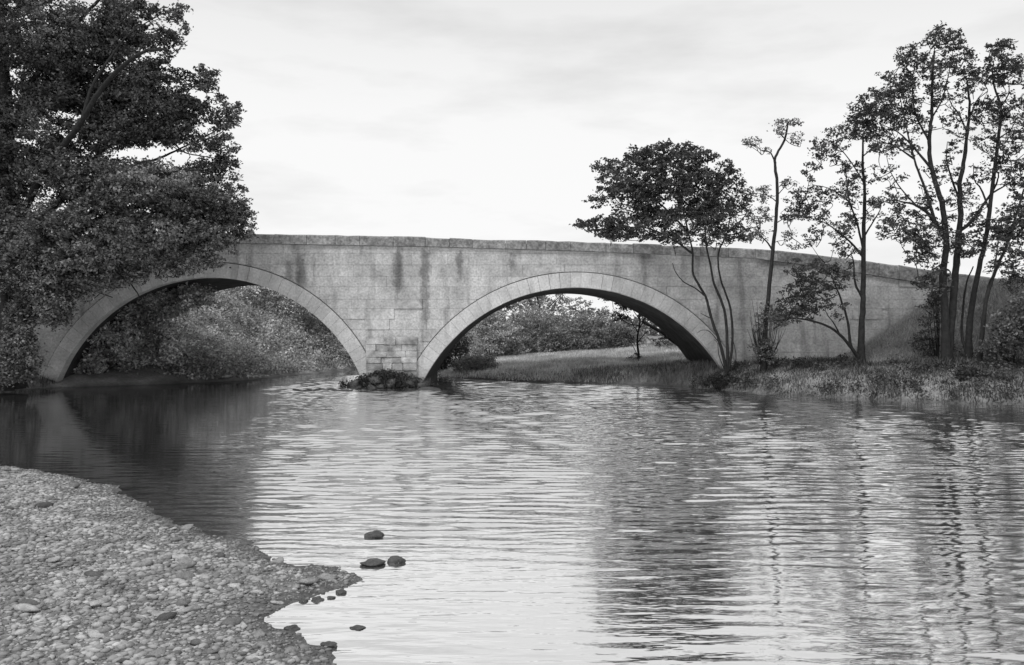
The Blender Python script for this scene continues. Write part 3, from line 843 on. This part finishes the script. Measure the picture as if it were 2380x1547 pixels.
for bl in ((1400, 395, 26, 28, 16), (1390, 470, 30, 14, 14), (1400, 525, 55, 22, 42), (1352, 520, 22, 9, 9), (1440, 545, 60, 18, 40), (1600, 555, 120, 18, 60), (1690, 540, 50, 24, 34),
           (1690, 390, 20, 18, 14), (1715, 430, 22, 24, 14), (1500, 352, 40, 14, 18), (1560, 340, 60, 9, 18), (1640, 360, 40, 16, 18), (1730, 470, 24, 24, 12)):
    t.blob(*bl, size=0.18, per=18, twig=0.6, d=D, depth=0.7)
t.finish(M_LEAF, 0.115)

# --- thin lone tree
t = Tree('slender_tree', 'tall slender tree with sparse pale tufts and a brushy foot beside the round tree', 'tree', (1776, 850), 32.0)
t.limb([(1775, 868), (1780, 760), (1787, 680), (1795, 600), (1803, 520), (1807, 440), (1802, 390), (1803, 365), (1822, 330), (1829, 300), (1832, 283)], 0.094, 0.03, 'trunk', d=-0.2)
t.limb([(1797, 585), (1780, 560), (1758, 545), (1740, 548)], 0.035, 0.01)
t.limb([(1801, 375), (1790, 355), (1770, 350), (1758, 340), (1745, 330)], 0.03, 0.01)
t.limb([(1824, 325), (1812, 310), (1808, 295)], 0.02, 0.006)
t.limb([(1831, 288), (1848, 286), (1862, 284)], 0.015, 0.005)
t.limb([(1806, 450), (1830, 430), (1850, 420)], 0.02, 0.006)
t.limb([(1803, 520), (1835, 500), (1852, 488)], 0.02, 0.006)
t.limb([(1806, 470), (1785, 455), (1760, 450)], 0.022, 0.006)
for bl in ((1745, 332, 22, 12, 12), (1832, 286, 34, 9, 16), (1812, 302, 14, 16, 8), (1852, 322, 18, 14, 9), (1778, 350, 14, 6, 3), (1765, 452, 40, 22, 26), (1842, 425, 28, 12, 10),
           (1845, 485, 26, 16, 10), (1835, 510, 20, 8, 5), (1760, 500, 45, 26, 34), (1755, 545, 50, 20, 34), (1830, 545, 20, 14, 9), (1850, 575, 25, 8, 6)):
    t.blob(*bl, size=0.17, per=15, twig=0.8, d=-0.15, depth=0.5)
for i in range(46):       # brush at the foot
    x = random.uniform(1752, 1806); top = random.uniform(690, 830); 
    t.limb([(random.uniform(1766, 1792), 858), (x, (858 + top) / 2), (x + (x - 1778) * random.uniform(0.2, 0.9), top)], 0.020, 0.005, 'shoot', d=random.uniform(-0.5, 0.3), seg=4)
t.blob(1775, 820, 32, 34, 90, size=0.16, per=16, twig=0, depth=0.45)
t.blob(1780, 745, 24, 50, 60, size=0.14, per=12, twig=0, depth=0.4)
t.finish(M_LEAF_PALE, 0.085)

# --- straight tree with low side boughs
t = Tree('leaning_bough_tree', 'straight slim tree with low boughs reaching left in front of the wall', 'tree', (2001, 842), 31.0)
t.limb([(2001, 862), (2003, 760), (2006, 680), (2007, 600), (2008, 520), (2010, 440), (2005, 390), (2006, 320)], 0.122, 0.03, 'trunk', d=-0.2, seg=8)
t.limb([(1994, 838), (1968, 795), (1930, 762), (1880, 745), (1835, 740)], 0.07, 0.02, d=-0.6)
t.limb([(1996, 840), (1978, 805), (1972, 755), (1958, 705), (1938, 655), (1926, 625)], 0.07, 0.015, d=-0.3)
t.limb([(1950, 778), (1938, 752), (1925, 735), (1918, 722)], 0.03, 0.01)
t.limb([(2003, 700), (1988, 660), (1984, 610), (1978, 590)], 0.05, 0.015)
t.limb([(2006, 600), (1985, 572), (1955, 545), (1920, 520), (1880, 505)], 0.05, 0.012)
t.limb([(2008, 580), (1992, 520), (1975, 470), (1968, 420), (1965, 380)], 0.045, 0.012)
t.limb([(2008, 555), (2030, 515), (2045, 490), (2048, 470)], 0.035, 0.01)
t.limb([(1975, 470), (1930, 440), (1890, 430)], 0.03, 0.008)
t.limb([(2009, 430), (1980, 380), (1950, 345), (1915, 330)], 0.03, 0.008)
t.limb([(2006, 370), (2030, 340), (2040, 310)], 0.025, 0.008)
for bl in ((1875, 690, 55, 40, 70), (1900, 650, 60, 30, 50), (1885, 622, 60, 20, 40), (1822, 738, 32, 18, 30), (1850, 720, 45, 22, 36), (1955, 720, 30, 20, 10), (1960, 640, 25, 30, 16)):
    t.blob(bl[0], bl[1], bl[2] * 1.2, bl[3] * 1.2, int(bl[4] * 1.1), size=0.165, per=17, twig=0.5, d=-0.5, depth=0.7)
for bl in ((1880, 465, 48, 28, 46), (1850, 500, 30, 12, 12), (1895, 500, 40, 15, 16), (1930, 350, 45, 22, 30), (1965, 450, 40, 26, 30), (1900, 400, 28, 22, 12), (1985, 400, 30, 28, 22), (1930, 540, 45, 22, 24),
           (1960, 580, 40, 15, 16), (2030, 490, 22, 20, 12), (1880, 560, 20, 12, 7), (1955, 310, 40, 15, 18), (2030, 330, 24, 20, 14), (1970, 520, 30, 20, 14), (1900, 330, 14, 10, 5)):
    t.blob(bl[0], bl[1], bl[2] * 1.2, bl[3] * 1.2, int(bl[4] * 1.1), size=0.165, per=17, twig=0.8, d=-0.2, depth=0.7)
t.finish(M_LEAF, 0.10)

# --- the tall clump at the right
t = Tree('twin_stem_tree', 'tallest tree on the right bank, twin straight trunks under an open clumped crown', 'tree', (2206, 836), 29.6)
t.limb([(2202, 858), (2197, 740), (2192, 640), (2200, 560), (2188, 470), (2166, 395), (2160, 330), (2166, 260), (2166, 190), (2172, 120)], 0.144, 0.03, 'trunk', d=-0.3, seg=9)
t.limb([(2214, 850), (2216, 700), (2224, 600), (2232, 500), (2231, 430), (2240, 380), (2247, 310), (2254, 250), (2248, 190)], 0.137, 0.03, 'limb', d=0.4, seg=9)
t.limb([(2198, 555), (2160, 500), (2130, 478), (2100, 470), (2065, 465)], 0.08, 0.015)
t.limb([(2185, 520), (2150, 440), (2125, 370), (2105, 290), (2090, 220)], 0.06, 0.012)
t.limb([(2166, 395), (2125, 345), (2090, 310), (2050, 290)], 0.05, 0.01)
t.limb([(2162, 330), (2130, 270), (2120, 210), (2125, 160)], 0.04, 0.01)
t.limb([(2231, 470), (2210, 410), (2200, 370), (2202, 330)], 0.045, 0.01)
t.limb([(2238, 545), (2258, 515), (2290, 470), (2315, 430), (2322, 400)], 0.07, 0.02, d=0.3)
t.limb([(2248, 310), (2228, 265), (2210, 240), (2200, 200)], 0.035, 0.01)
t.limb([(2252, 270), (2270, 235), (2285, 215)], 0.03, 0.008)
t.limb([(2166, 270), (2190, 230), (2210, 150), (2215, 110)], 0.03, 0.008)
t.limb([(2125, 370), (2080, 340), (2050, 330), (2020, 300)], 0.035, 0.008)
t.limb([(2130, 478), (2095, 440), (2070, 400), (2060, 360)], 0.03, 0.008)
for bl in ((2190, 90, 40, 24, 38), (2120, 135, 34, 26, 34), (2080, 190, 40, 26, 34), (2050, 230, 44, 24, 40), (2020, 262, 48, 28, 52), (2000, 300, 40, 22, 30), (2130, 200, 46, 34, 36),
           (2180, 150, 36, 26, 28), (2235, 140, 34, 30, 32), (2255, 190, 34, 26, 24), (2080, 280, 56, 30, 50), (2130, 280, 40, 28, 20), (2055, 330, 40, 24, 26), (2200, 220, 40, 34, 22), (2225, 290, 30, 40, 18)):
    t.blob(bl[0], bl[1], bl[2] * 1.25, bl[3] * 1.25, int(bl[4] * 1.25), size=0.17, per=17, twig=0.6, d=-0.1, depth=0.9)
for bl in ((2110, 350, 40, 26, 12), (2060, 410, 40, 30, 14), (2090, 470, 60, 22, 32), (2120, 530, 70, 32, 62), (2175, 560, 60, 34, 60), (2190, 480, 40, 40, 22), (2150, 600, 45, 24, 26), (2210, 380, 30, 40, 16),
           (2240, 450, 30, 30, 16), (2250, 570, 40, 30, 34), (2140, 660, 20, 12, 10), (2180, 650, 25, 40, 22), (2060, 520, 30, 12, 10), (2170, 420, 30, 30, 12)):
    t.blob(bl[0], bl[1], bl[2] * 1.2, bl[3] * 1.2, int(bl[4] * 1.1), size=0.165, per=17, twig=0.8, d=-0.1, depth=0.9)
t.finish(M_LEAF, 0.10)

t = Tree('tall_tree', 'tall tree right of the twin trunks, one dark bent trunk and a leafy top', 'tree', (2252, 832), 29.9)
t.limb([(2250, 855), (2254, 750), (2268, 660), (2288, 570), (2300, 490), (2312, 390), (2322, 310), (2326, 250), (2312, 205), (2306, 160)], 0.115, 0.025, 'trunk', d=0.0, seg=8)
t.limb([(2250, 840), (2236, 780), (2238, 720), (2246, 660), (2262, 620)], 0.06, 0.02)
t.limb([(2300, 490), (2280, 440), (2265, 420), (2262, 380)], 0.04, 0.01)
t.limb([(2326, 250), (2345, 215), (2340, 170)], 0.03, 0.008)
t.limb([(2320, 330), (2350, 300), (2370, 260)], 0.03, 0.008)
t.limb([(2305, 460), (2340, 430), (2372, 410)], 0.035, 0.01)
for bl in ((2325, 125, 32, 28, 40), (2345, 165, 36, 30, 40), (2300, 175, 30, 22, 22), (2375, 150, 24, 30, 20), (2295, 265, 38, 34, 46), (2345, 240, 34, 30, 26), (2290, 330, 30, 24, 20), (2360, 300, 36, 36, 34),
           (2340, 370, 40, 34, 44), (2370, 420, 34, 40, 34), (2280, 400, 26, 20, 14), (2300, 540, 44, 36, 40), (2345, 520, 40, 40, 34), (2260, 500, 20, 30, 12), (2420, 300, 50, 120, 60)):
    t.blob(bl[0], bl[1], bl[2] * 1.2, bl[3] * 1.2, int(bl[4] * 1.1), size=0.165, per=17, twig=0.7, depth=0.8)
t.finish(M_LEAF, 0.10)

t = Tree('slanting_tree', 'slim slanting tree at the right edge leaning away to the right', 'tree', (2278, 832), 29.2)
t.limb([(2276, 852), (2284, 760), (2296, 680), (2318, 620), (2345, 560), (2362, 500), (2380, 440)], 0.079, 0.03, 'trunk', d=-0.2, seg=8)
t.limb([(2296, 700), (2310, 640), (2316, 590), (2322, 550)], 0.05, 0.012)
t.limb([(2345, 560), (2330, 530), (2325, 510)], 0.03, 0.008)
t.limb([(2318, 620), (2350, 600), (2375, 580)], 0.03, 0.008)
for bl in ((2335, 560, 36, 30, 34), (2365, 520, 34, 36, 36), (2375, 600, 30, 34, 30), (2330, 620, 30, 24, 18), (2400, 470, 40, 50, 34), (2360, 650, 30, 24, 24)):
    t.blob(bl[0], bl[1], bl[2] * 1.2, bl[3] * 1.2, int(bl[4] * 1.1), size=0.165, per=17, twig=0.7, depth=0.7)
t.finish(M_LEAF, 0.10)

# --- shrubs on the right bank
def shrub(name, label, base, Y, blobs, mat, leaf=0.1, stems=7, group=None, size=0.2, per=20, depth=None, cat='shrub', hstem=60, twig=0.15):
    t = Tree(name, label, cat, base, Y, group, M_BARK)
    for i in range(stems):
        bl = random.choice(blobs)
        ex, ey = bl[0] + random.uniform(-.7, .7) * bl[2], bl[1] + random.uniform(-.7, .4) * bl[3]
        t.limb([(base[0] + random.uniform(-6, 6), base[1] + 6), ((base[0] + ex) / 2 + random.uniform(-8, 8), (base[1] + ey) / 2), (ex, ey)], 0.03, 0.008, 'stem', d=random.uniform(-.4, .4), seg=5)
    for bl in blobs: t.blob(*bl, size=size, per=per, twig=twig, depth=depth)
    return t.finish(mat, leaf, crown='foliage')
shrub('bank_shrub', 'dense grey shrub at the right edge below the slanting tree', (2350, 842), 28.6,
      [(2350, 770, 50, 55, 150), (2380, 720, 40, 50, 70), (2320, 810, 40, 30, 70), (2420, 770, 60, 70, 90)], M_LEAF_PALE, 0.10)
shrub('bank_shrub', 'thin straggly shrub left of the twin trunks against the wall', (2180, 845), 30.6,
      [(2165, 740, 26, 70, 40), (2150, 800, 28, 30, 30), (2180, 690, 18, 40, 16)], M_LEAF_MID, 0.09, stems=9)
shrub('bank_shrub', 'low dark bramble mound at the water edge under the tall trees', (2210, 915), 27.4,
      [(2215, 905, 50, 22, 110), (2260, 880, 50, 24, 100), (2160, 915, 40, 14, 60)], leafmat('bramble_leaf', 0.06), 0.09, size=0.16)
shrub('bank_shrub', 'small dark weeds heaped at the foot of the right arch', (1690, 886), 32.2,
      [(1680, 880, 34, 12, 50), (1640, 890, 30, 8, 34), (1720, 884, 24, 10, 24)], leafmat('weed_leaf', 0.05), 0.08, size=0.13, stems=4)

# --- beyond the bridge, seen through the arches
LIMIT = 200.0
BEH = 'bushes beyond the right arch'
shrub('rounded_bush', 'low rounded bush on the waterside seen through the right arch', (1105, 880), 41.6,
      [(1108, 853, 54, 29, 330)], leafmat('round_bush_leaf', 0.24, 0.5, 0.4), 0.10, size=0.20, group=BEH, twig=0, cat='bush')
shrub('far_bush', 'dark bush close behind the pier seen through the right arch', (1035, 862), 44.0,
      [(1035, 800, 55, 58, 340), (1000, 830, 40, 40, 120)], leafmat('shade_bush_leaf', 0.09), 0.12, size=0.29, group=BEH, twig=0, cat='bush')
shrub('far_bush', 'tall mid grey bush at the left of the far hedge through the right arch', (1140, 834), 50.0,
      [(1135, 785, 75, 55, 420), (1120, 735, 60, 34, 170), (1190, 800, 40, 36, 120)], leafmat('hedge_leaf_a', 0.45, 0.6, 0.4), 0.12, size=0.29, group=BEH, twig=0, cat='bush')
shrub('far_bush', 'broad grey bush in the middle of the far hedge through the right arch', (1255, 832), 51.0,
      [(1250, 785, 75, 52, 460), (1240, 740, 60, 30, 130), (1310, 800, 50, 35, 160)], leafmat('hedge_leaf_b', 0.38, 0.6, 0.4), 0.12, size=0.29, group=BEH, twig=0, cat='bush')
shrub('far_bush', 'broad darker bush at the right of the far hedge through the right arch', (1400, 834), 50.5,
      [(1390, 785, 80, 48, 460), (1450, 800, 55, 42, 200), (1350, 750, 50, 22, 90)], leafmat('hedge_leaf_c', 0.29, 0.6, 0.4), 0.12, size=0.29, group=BEH, twig=0, cat='bush')
shrub('far_bush', 'small bush by the right abutment seen through the right arch', (1560, 845), 47.5,
      [(1545, 820, 60, 32, 260), (1600, 800, 50, 50, 240), (1640, 810, 50, 50, 160)], leafmat('hedge_leaf_d', 0.36, 0.6, 0.4), 0.11, size=0.24, group=BEH, twig=0, cat='bush')
t = Tree('far_tree', 'loose light tree behind the hedge, top leaves against sky in the right arch', 'tree', (1260, 815), 55.0)
t.limb([(1260, 830), (1258, 760), (1250, 700), (1240, 640)], 0.12, 0.04, 'trunk', d=0)
t.limb([(1256, 750), (1220, 710), (1180, 690)], 0.05, 0.012)
t.limb([(1254, 730), (1290, 700), (1320, 670)], 0.05, 0.012)
for bl in ((1200, 700, 70, 26, 110), (1270, 700, 60, 28, 80), (1220, 650, 90, 40, 120), (1310, 725, 50, 14, 34), (1150, 710, 40, 25, 60), (1290, 650, 50, 40, 50), (1390, 728, 60, 12, 50), (1350, 705, 30, 14, 16), (1160, 690, 50, 20, 70)):
    t.blob(*bl, size=0.24, per=18, twig=0.3, depth=1.5)
t.finish(leafmat('far_leaf', 0.30, 0.5, 0.4), 0.13)
t = Tree('sapling', 'small bare-stemmed sapling on the shore seen through the right arch', 'tree', (1482, 872), 41.2)
t.limb([(1478, 885), (1484, 830), (1481, 790), (1487, 750), (1482, 715), (1476, 690)], 0.075, 0.015, 'trunk', d=0)
t.limb([(1481, 800), (1500, 775), (1520, 762), (1528, 740)], 0.025, 0.006)
t.limb([(1484, 760), (1460, 752), (1440, 738), (1425, 715)], 0.025, 0.006)
t.limb([(1482, 830), (1468, 800), (1455, 785)], 0.02, 0.006)
t.limb([(1484, 775), (1465, 745), (1450, 722)], 0.03, 0.008)
t.limb([(1485, 765), (1500, 740), (1510, 720)], 0.03, 0.008)
t.limb([(1484, 745), (1472, 722), (1468, 705)], 0.025, 0.008)
for bl in ((1455, 712, 26, 20, 34), (1430, 690, 40, 16, 44), (1490, 705, 22, 10, 14), (1480, 868, 22, 22, 60), (1505, 735, 22, 18, 18), (1440, 735, 22, 14, 16), (1460, 785, 12, 10, 6), (1525, 745, 14, 10, 7), (1478, 845, 16, 30, 26)):
    t.blob(*bl, size=0.16, per=16, twig=0.5, depth=0.5)
t.finish(M_LEAF, 0.10)
t = Tree('leaning_tree', 'dark bough leaning left out of the shade of the right abutment', 'tree', (1630, 868), 42.4)
t.limb([(1632, 885), (1612, 835), (1580, 805), (1540, 775), (1505, 755), (1492, 748)], 0.16, 0.05, 'trunk', d=-0.2)
t.limb([(1560, 790), (1550, 765), (1535, 745)], 0.04, 0.01)
t.limb([(1590, 812), (1570, 780), (1565, 755)], 0.04, 0.01)
for bl in ((1550, 750, 24, 14, 20), (1535, 790, 30, 14, 16), (1570, 770, 20, 18, 16), (1590, 790, 22, 20, 18), (1600, 850, 26, 22, 34)):
    t.blob(*bl, size=0.15, per=14, twig=0.6, depth=0.5)
t.finish(M_LEAF, 0.09)

# thicket on the far left bank (one uncountable mass)
def thicket():
    n = 3600
    x = rng.uniform(-24, -6.5, n); y = 37 + 18 * rng.random(n) ** 1.1
    dl = sdf(LEFT, x, y); k = dl > 0.35
    x, y, dl = x[k], y[k], dl[k]
    z0 = ground_h(x, y)
    hgt = np.array([1.0 + 1.3 * abs(nz(a * 0.45, b * 0.45, 2)) + 0.5 * nz(a * 1.3, b * 1.3, 4) for a, b in zip(x, y)]) * np.clip(dl * 0.45, 0.15, 1) * np.clip((y - 42) / 5, 0.22, 1)
    C, Sz = [], []
    for xi, yi, zi, hi in zip(x, y, z0, hgt):
        m = 26
        o = rng.normal(size=(m, 3)) * np.array([0.28, 0.28, 0.16]) 
        c = np.array([xi, yi, zi + max(hi, 0.1) * rng.random() ** 0.5])
        p = c + o; p[:, 2] = np.maximum(p[:, 2], zi + 0.02)
        C.append(p); Sz.append(0.14 * rng.uniform(0.6, 1.3, m))
    o = leaves('thicket', np.concatenate(C), np.concatenate(Sz), M_THICKET)
    tag(o, 'rough grey thicket on the far left bank seen through the left arch', 'thicket', kind='stuff')
thicket()
LT = 'bushes beyond the left arch'
for (lab, base, Y, bl, v) in (
        ('tall bush at the right of the growth behind the left arch', (720, 850), 50.5, [(735, 790, 70, 62, 260), (690, 720, 70, 60, 260), (780, 825, 45, 24, 100), (765, 735, 55, 50, 170)], 0.22),
        ('broad bush in the middle of the growth behind the left arch', (560, 845), 51.5, [(560, 740, 110, 90, 460), (610, 670, 90, 50, 240), (500, 670, 80, 40, 150), (670, 690, 60, 40, 120)], 0.25),
        ('leafy bush left of centre in the growth behind the left arch', (400, 850), 49.0, [(400, 750, 110, 90, 420), (420, 670, 80, 40, 130)], 0.24),
        ('shaded bush under the left springing of the left arch', (225, 880), 35.6, [(205, 840, 42, 40, 170), (235, 780, 50, 55, 200), (300, 725, 55, 38, 160), (300, 800, 60, 60, 220), (375, 705, 70, 38, 210), (440, 690, 60, 26, 120), (380, 790, 50, 60, 160)], 0.26)):
    shrub('arch_bush', lab, base, Y, bl, leafmat('arch_bush_leaf', v * 1.7, 0.6, 0.4, 0.65, 1.1), 0.13, size=0.28, group=LT, twig=0, cat='bush', depth=0.9 if Y < 40 else 1.5)

# grass
def scatter(n, xr, yr, poly_ok):
    x = rng.uniform(*xr, n); y = rng.uniform(*yr, n)
    k = poly_ok(x, y); return x[k], y[k]
def ground_at(x, y):
    z = ground_h(x, y)
    return z + np.array([nz(a * 0.7, b * 0.7) * 0.10 + nz(a * 2.1, b * 2.1, 3) * 0.05 for a, b in zip(x, y)])
x, y = scatter(60000, (6.3, 24), (22, 33.9), lambda x, y: (sdf(RIGHT, x, y) > -0.06) & ~((x > 12.6) & (y > 30.9)))
zb = np.maximum(ground_at(x, y), -0.03) - 0.02
clump = np.array([0.5 + 0.5 * nz(a * 0.9, b * 0.9, 8) for a, b in zip(x, y)])
g = blades('bank_grass', np.stack([x, y, zb], 1), 0.05 + 0.55 * clump ** 2 * rng.random(len(x)) + 0.08 * rng.random(len(x)), rng.uniform(0.012, 0.03, len(x)), M_GRASS)
tag(g, 'rough dark grass on the right river bank', 'grass', kind='stuff')
x, y = scatter(14000, (-26, -17.4), (25, 33.9), lambda x, y: (sdf(LEFT, x, y) > 0.02))
zb = ground_at(x, y) - 0.02
g = blades('bank_grass', np.stack([x, y, zb], 1), 0.1 + 0.3 * rng.random(len(x)), rng.uniform(0.012, 0.03, len(x)), M_GRASS)
tag(g, 'rough grass on the left bank under the overhanging tree', 'grass', kind='stuff')
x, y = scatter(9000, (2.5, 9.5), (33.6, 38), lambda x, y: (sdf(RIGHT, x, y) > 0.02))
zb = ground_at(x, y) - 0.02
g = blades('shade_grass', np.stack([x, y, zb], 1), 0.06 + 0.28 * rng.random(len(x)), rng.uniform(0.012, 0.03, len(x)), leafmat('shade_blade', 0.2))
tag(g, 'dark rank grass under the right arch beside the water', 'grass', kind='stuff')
x, y = scatter(110000, (-4, 14), (36, 56), lambda x, y: (sdf(RIGHT, x, y) > 0.05))
zb = ground_at(x, y) - 0.02
g = blades('meadow_grass', np.stack([x, y, zb], 1), 0.06 + 0.16 * rng.random(len(x)), rng.uniform(0.015, 0.04, len(x)), M_MEADOW)
tag(g, 'pale meadow grass on the far bank seen through the right arch', 'grass', kind='stuff')

x, y = scatter(42000, (12.4, 24), (30.8, 33.92), lambda x, y: np.ones(len(x), bool))
zb = ground_at(x, y) - 0.02
g = blades('slope_grass', np.stack([x, y, zb], 1), 0.05 + 0.18 * rng.random(len(x)), rng.uniform(0.012, 0.03, len(x)), leafmat('slope_blade', 0.34, 0.4, 0.3))
tag(g, 'pale grass on the slope against the right end of the bridge', 'grass', kind='stuff')
# docks, nettles and brambles in patches on the right bank
x, y = scatter(5200, (6.6, 22), (24, 33.8), lambda x, y: (sdf(RIGHT, x, y) > -0.05))
pn = np.array([nz(a * 0.55, b * 0.8, 14) + 0.5 * nz(a * 1.6, b * 1.6, 15) for a, b in zip(x, y)]) + 0.30 * (sdf(RIGHT, x, y) < 0.5) + 0.10 * (x > 12) - 0.6 * ((x > 12.2) & (y > 30.3))
k = pn > 0.16; x, y, pn = x[k], y[k], pn[k]
zb = np.maximum(ground_at(x, y), 0.0)
Cw = np.repeat(np.stack([x, y, zb], 1), 12, 0)
hw = np.repeat(np.clip(pn, 0.1, 0.7), 12)
Cw = Cw + rng.normal(0, 0.12, Cw.shape) * np.array([1, 1, 0]); Cw[:, 2] += 0.03 + hw * 0.75 * rng.random(len(Cw)) ** 1.4
o = leaves('bank_weeds', Cw, rng.uniform(0.05, 0.13, len(Cw)), leafmat('bank_weed_leaf', 0.07, 0.6, 0, 0.5, 0.9))
tag(o, 'dark weeds and brambles in patches along the right bank', 'weeds', kind='stuff')
# line of woodland far behind
x = rng.uniform(-70, 75, 2600); y = rng.uniform(120, 150, 2600)
top = np.array([3.2 + 2.2 * nz(a * 0.12, b * 0.12, 21) + 1.2 * nz(a * 0.4, b * 0.4, 22) for a, b in zip(x, y)])
c = np.stack([x, y, 1.0 + np.maximum(top, 1.0) * rng.random(2600) ** 0.7], 1)
Cw = np.repeat(c, 12, 0) + rng.normal(0, 0.6, (2600 * 12, 3)) * np.array([1, 1, 0.5])
o = leaves('distant_wood', Cw, rng.uniform(0.35, 0.7, len(Cw)), leafmat('distant_leaf', 0.16, 0.5, 0.2))
tag(o, 'low line of distant woodland on the horizon beyond the bridge', 'woodland', kind='stuff')

# weeds and drift round the pier foot
n = 1500
C = []
for i in range(n):
    px = rng.normal(905, 48); px = min(max(px, 800), 1000); f = max(0.15, 1 - abs(px - 905) / 115)
    yy = YB - 0.2 - rng.random() * 0.75 * f
    C.append((bx(px), yy, 0.02 + rng.random() ** 1.3 * 0.62 * f))
o = leaves('pier_weeds', np.concatenate([np.array(C) + rng.normal(0, 0.08, (n, 3)) for _ in range(3)]), rng.uniform(0.06, 0.14, n * 3), leafmat('pier_weed', 0.05))
tag(o, 'dark weeds and drift caught round the foot of the pier', 'weeds', kind='stuff')
bp_ = np.array(C); bp_[:, 2] *= 0.6
tag(blades('pier_grass', bp_, rng.uniform(0.1, 0.4, n), rng.uniform(0.012, 0.03, n), M_GRASS), 'tufts of rank grass growing over the pier foot', 'grass', kind='stuff')
me = rock_mesh('flat_rock', 77, M_WETROCK, 0.2, ICO3)
o = bpy.data.objects.new('flat_rock', me); COL.objects.link(o)
x, y = on_water(998, 907); o.location = (x, y, 0.0); o.scale = (0.42, 0.5, 0.10)
tag(o, 'flat black rock just right of the bridge pier foot', 'rock')
V, Fc = [], []
for i in range(25):
    u = i / 24; px = 680 + 140 * u
    x, y = on_water(px, 908 + 1.5 * math.sin(u * 9))
    w = 0.22 * math.sin(math.pi * min(max(u, 0.02), 0.98)) ** 0.5
    V += [(x, y - w, -0.05), (x, y, 0.05 + 0.02 * math.sin(u * 31)), (x, y + w, -0.05)]
    if i:
        p, q = (i - 1) * 3, i * 3
        Fc += [(p, q, q + 1, p + 1), (p + 1, q + 1, q + 2, p + 2)]
o = mesh_obj('mud_bar', V, Fc, M_WETROCK, None, True)
tag(o, 'thin dark mud bar left of the pier foot', kind='structure')
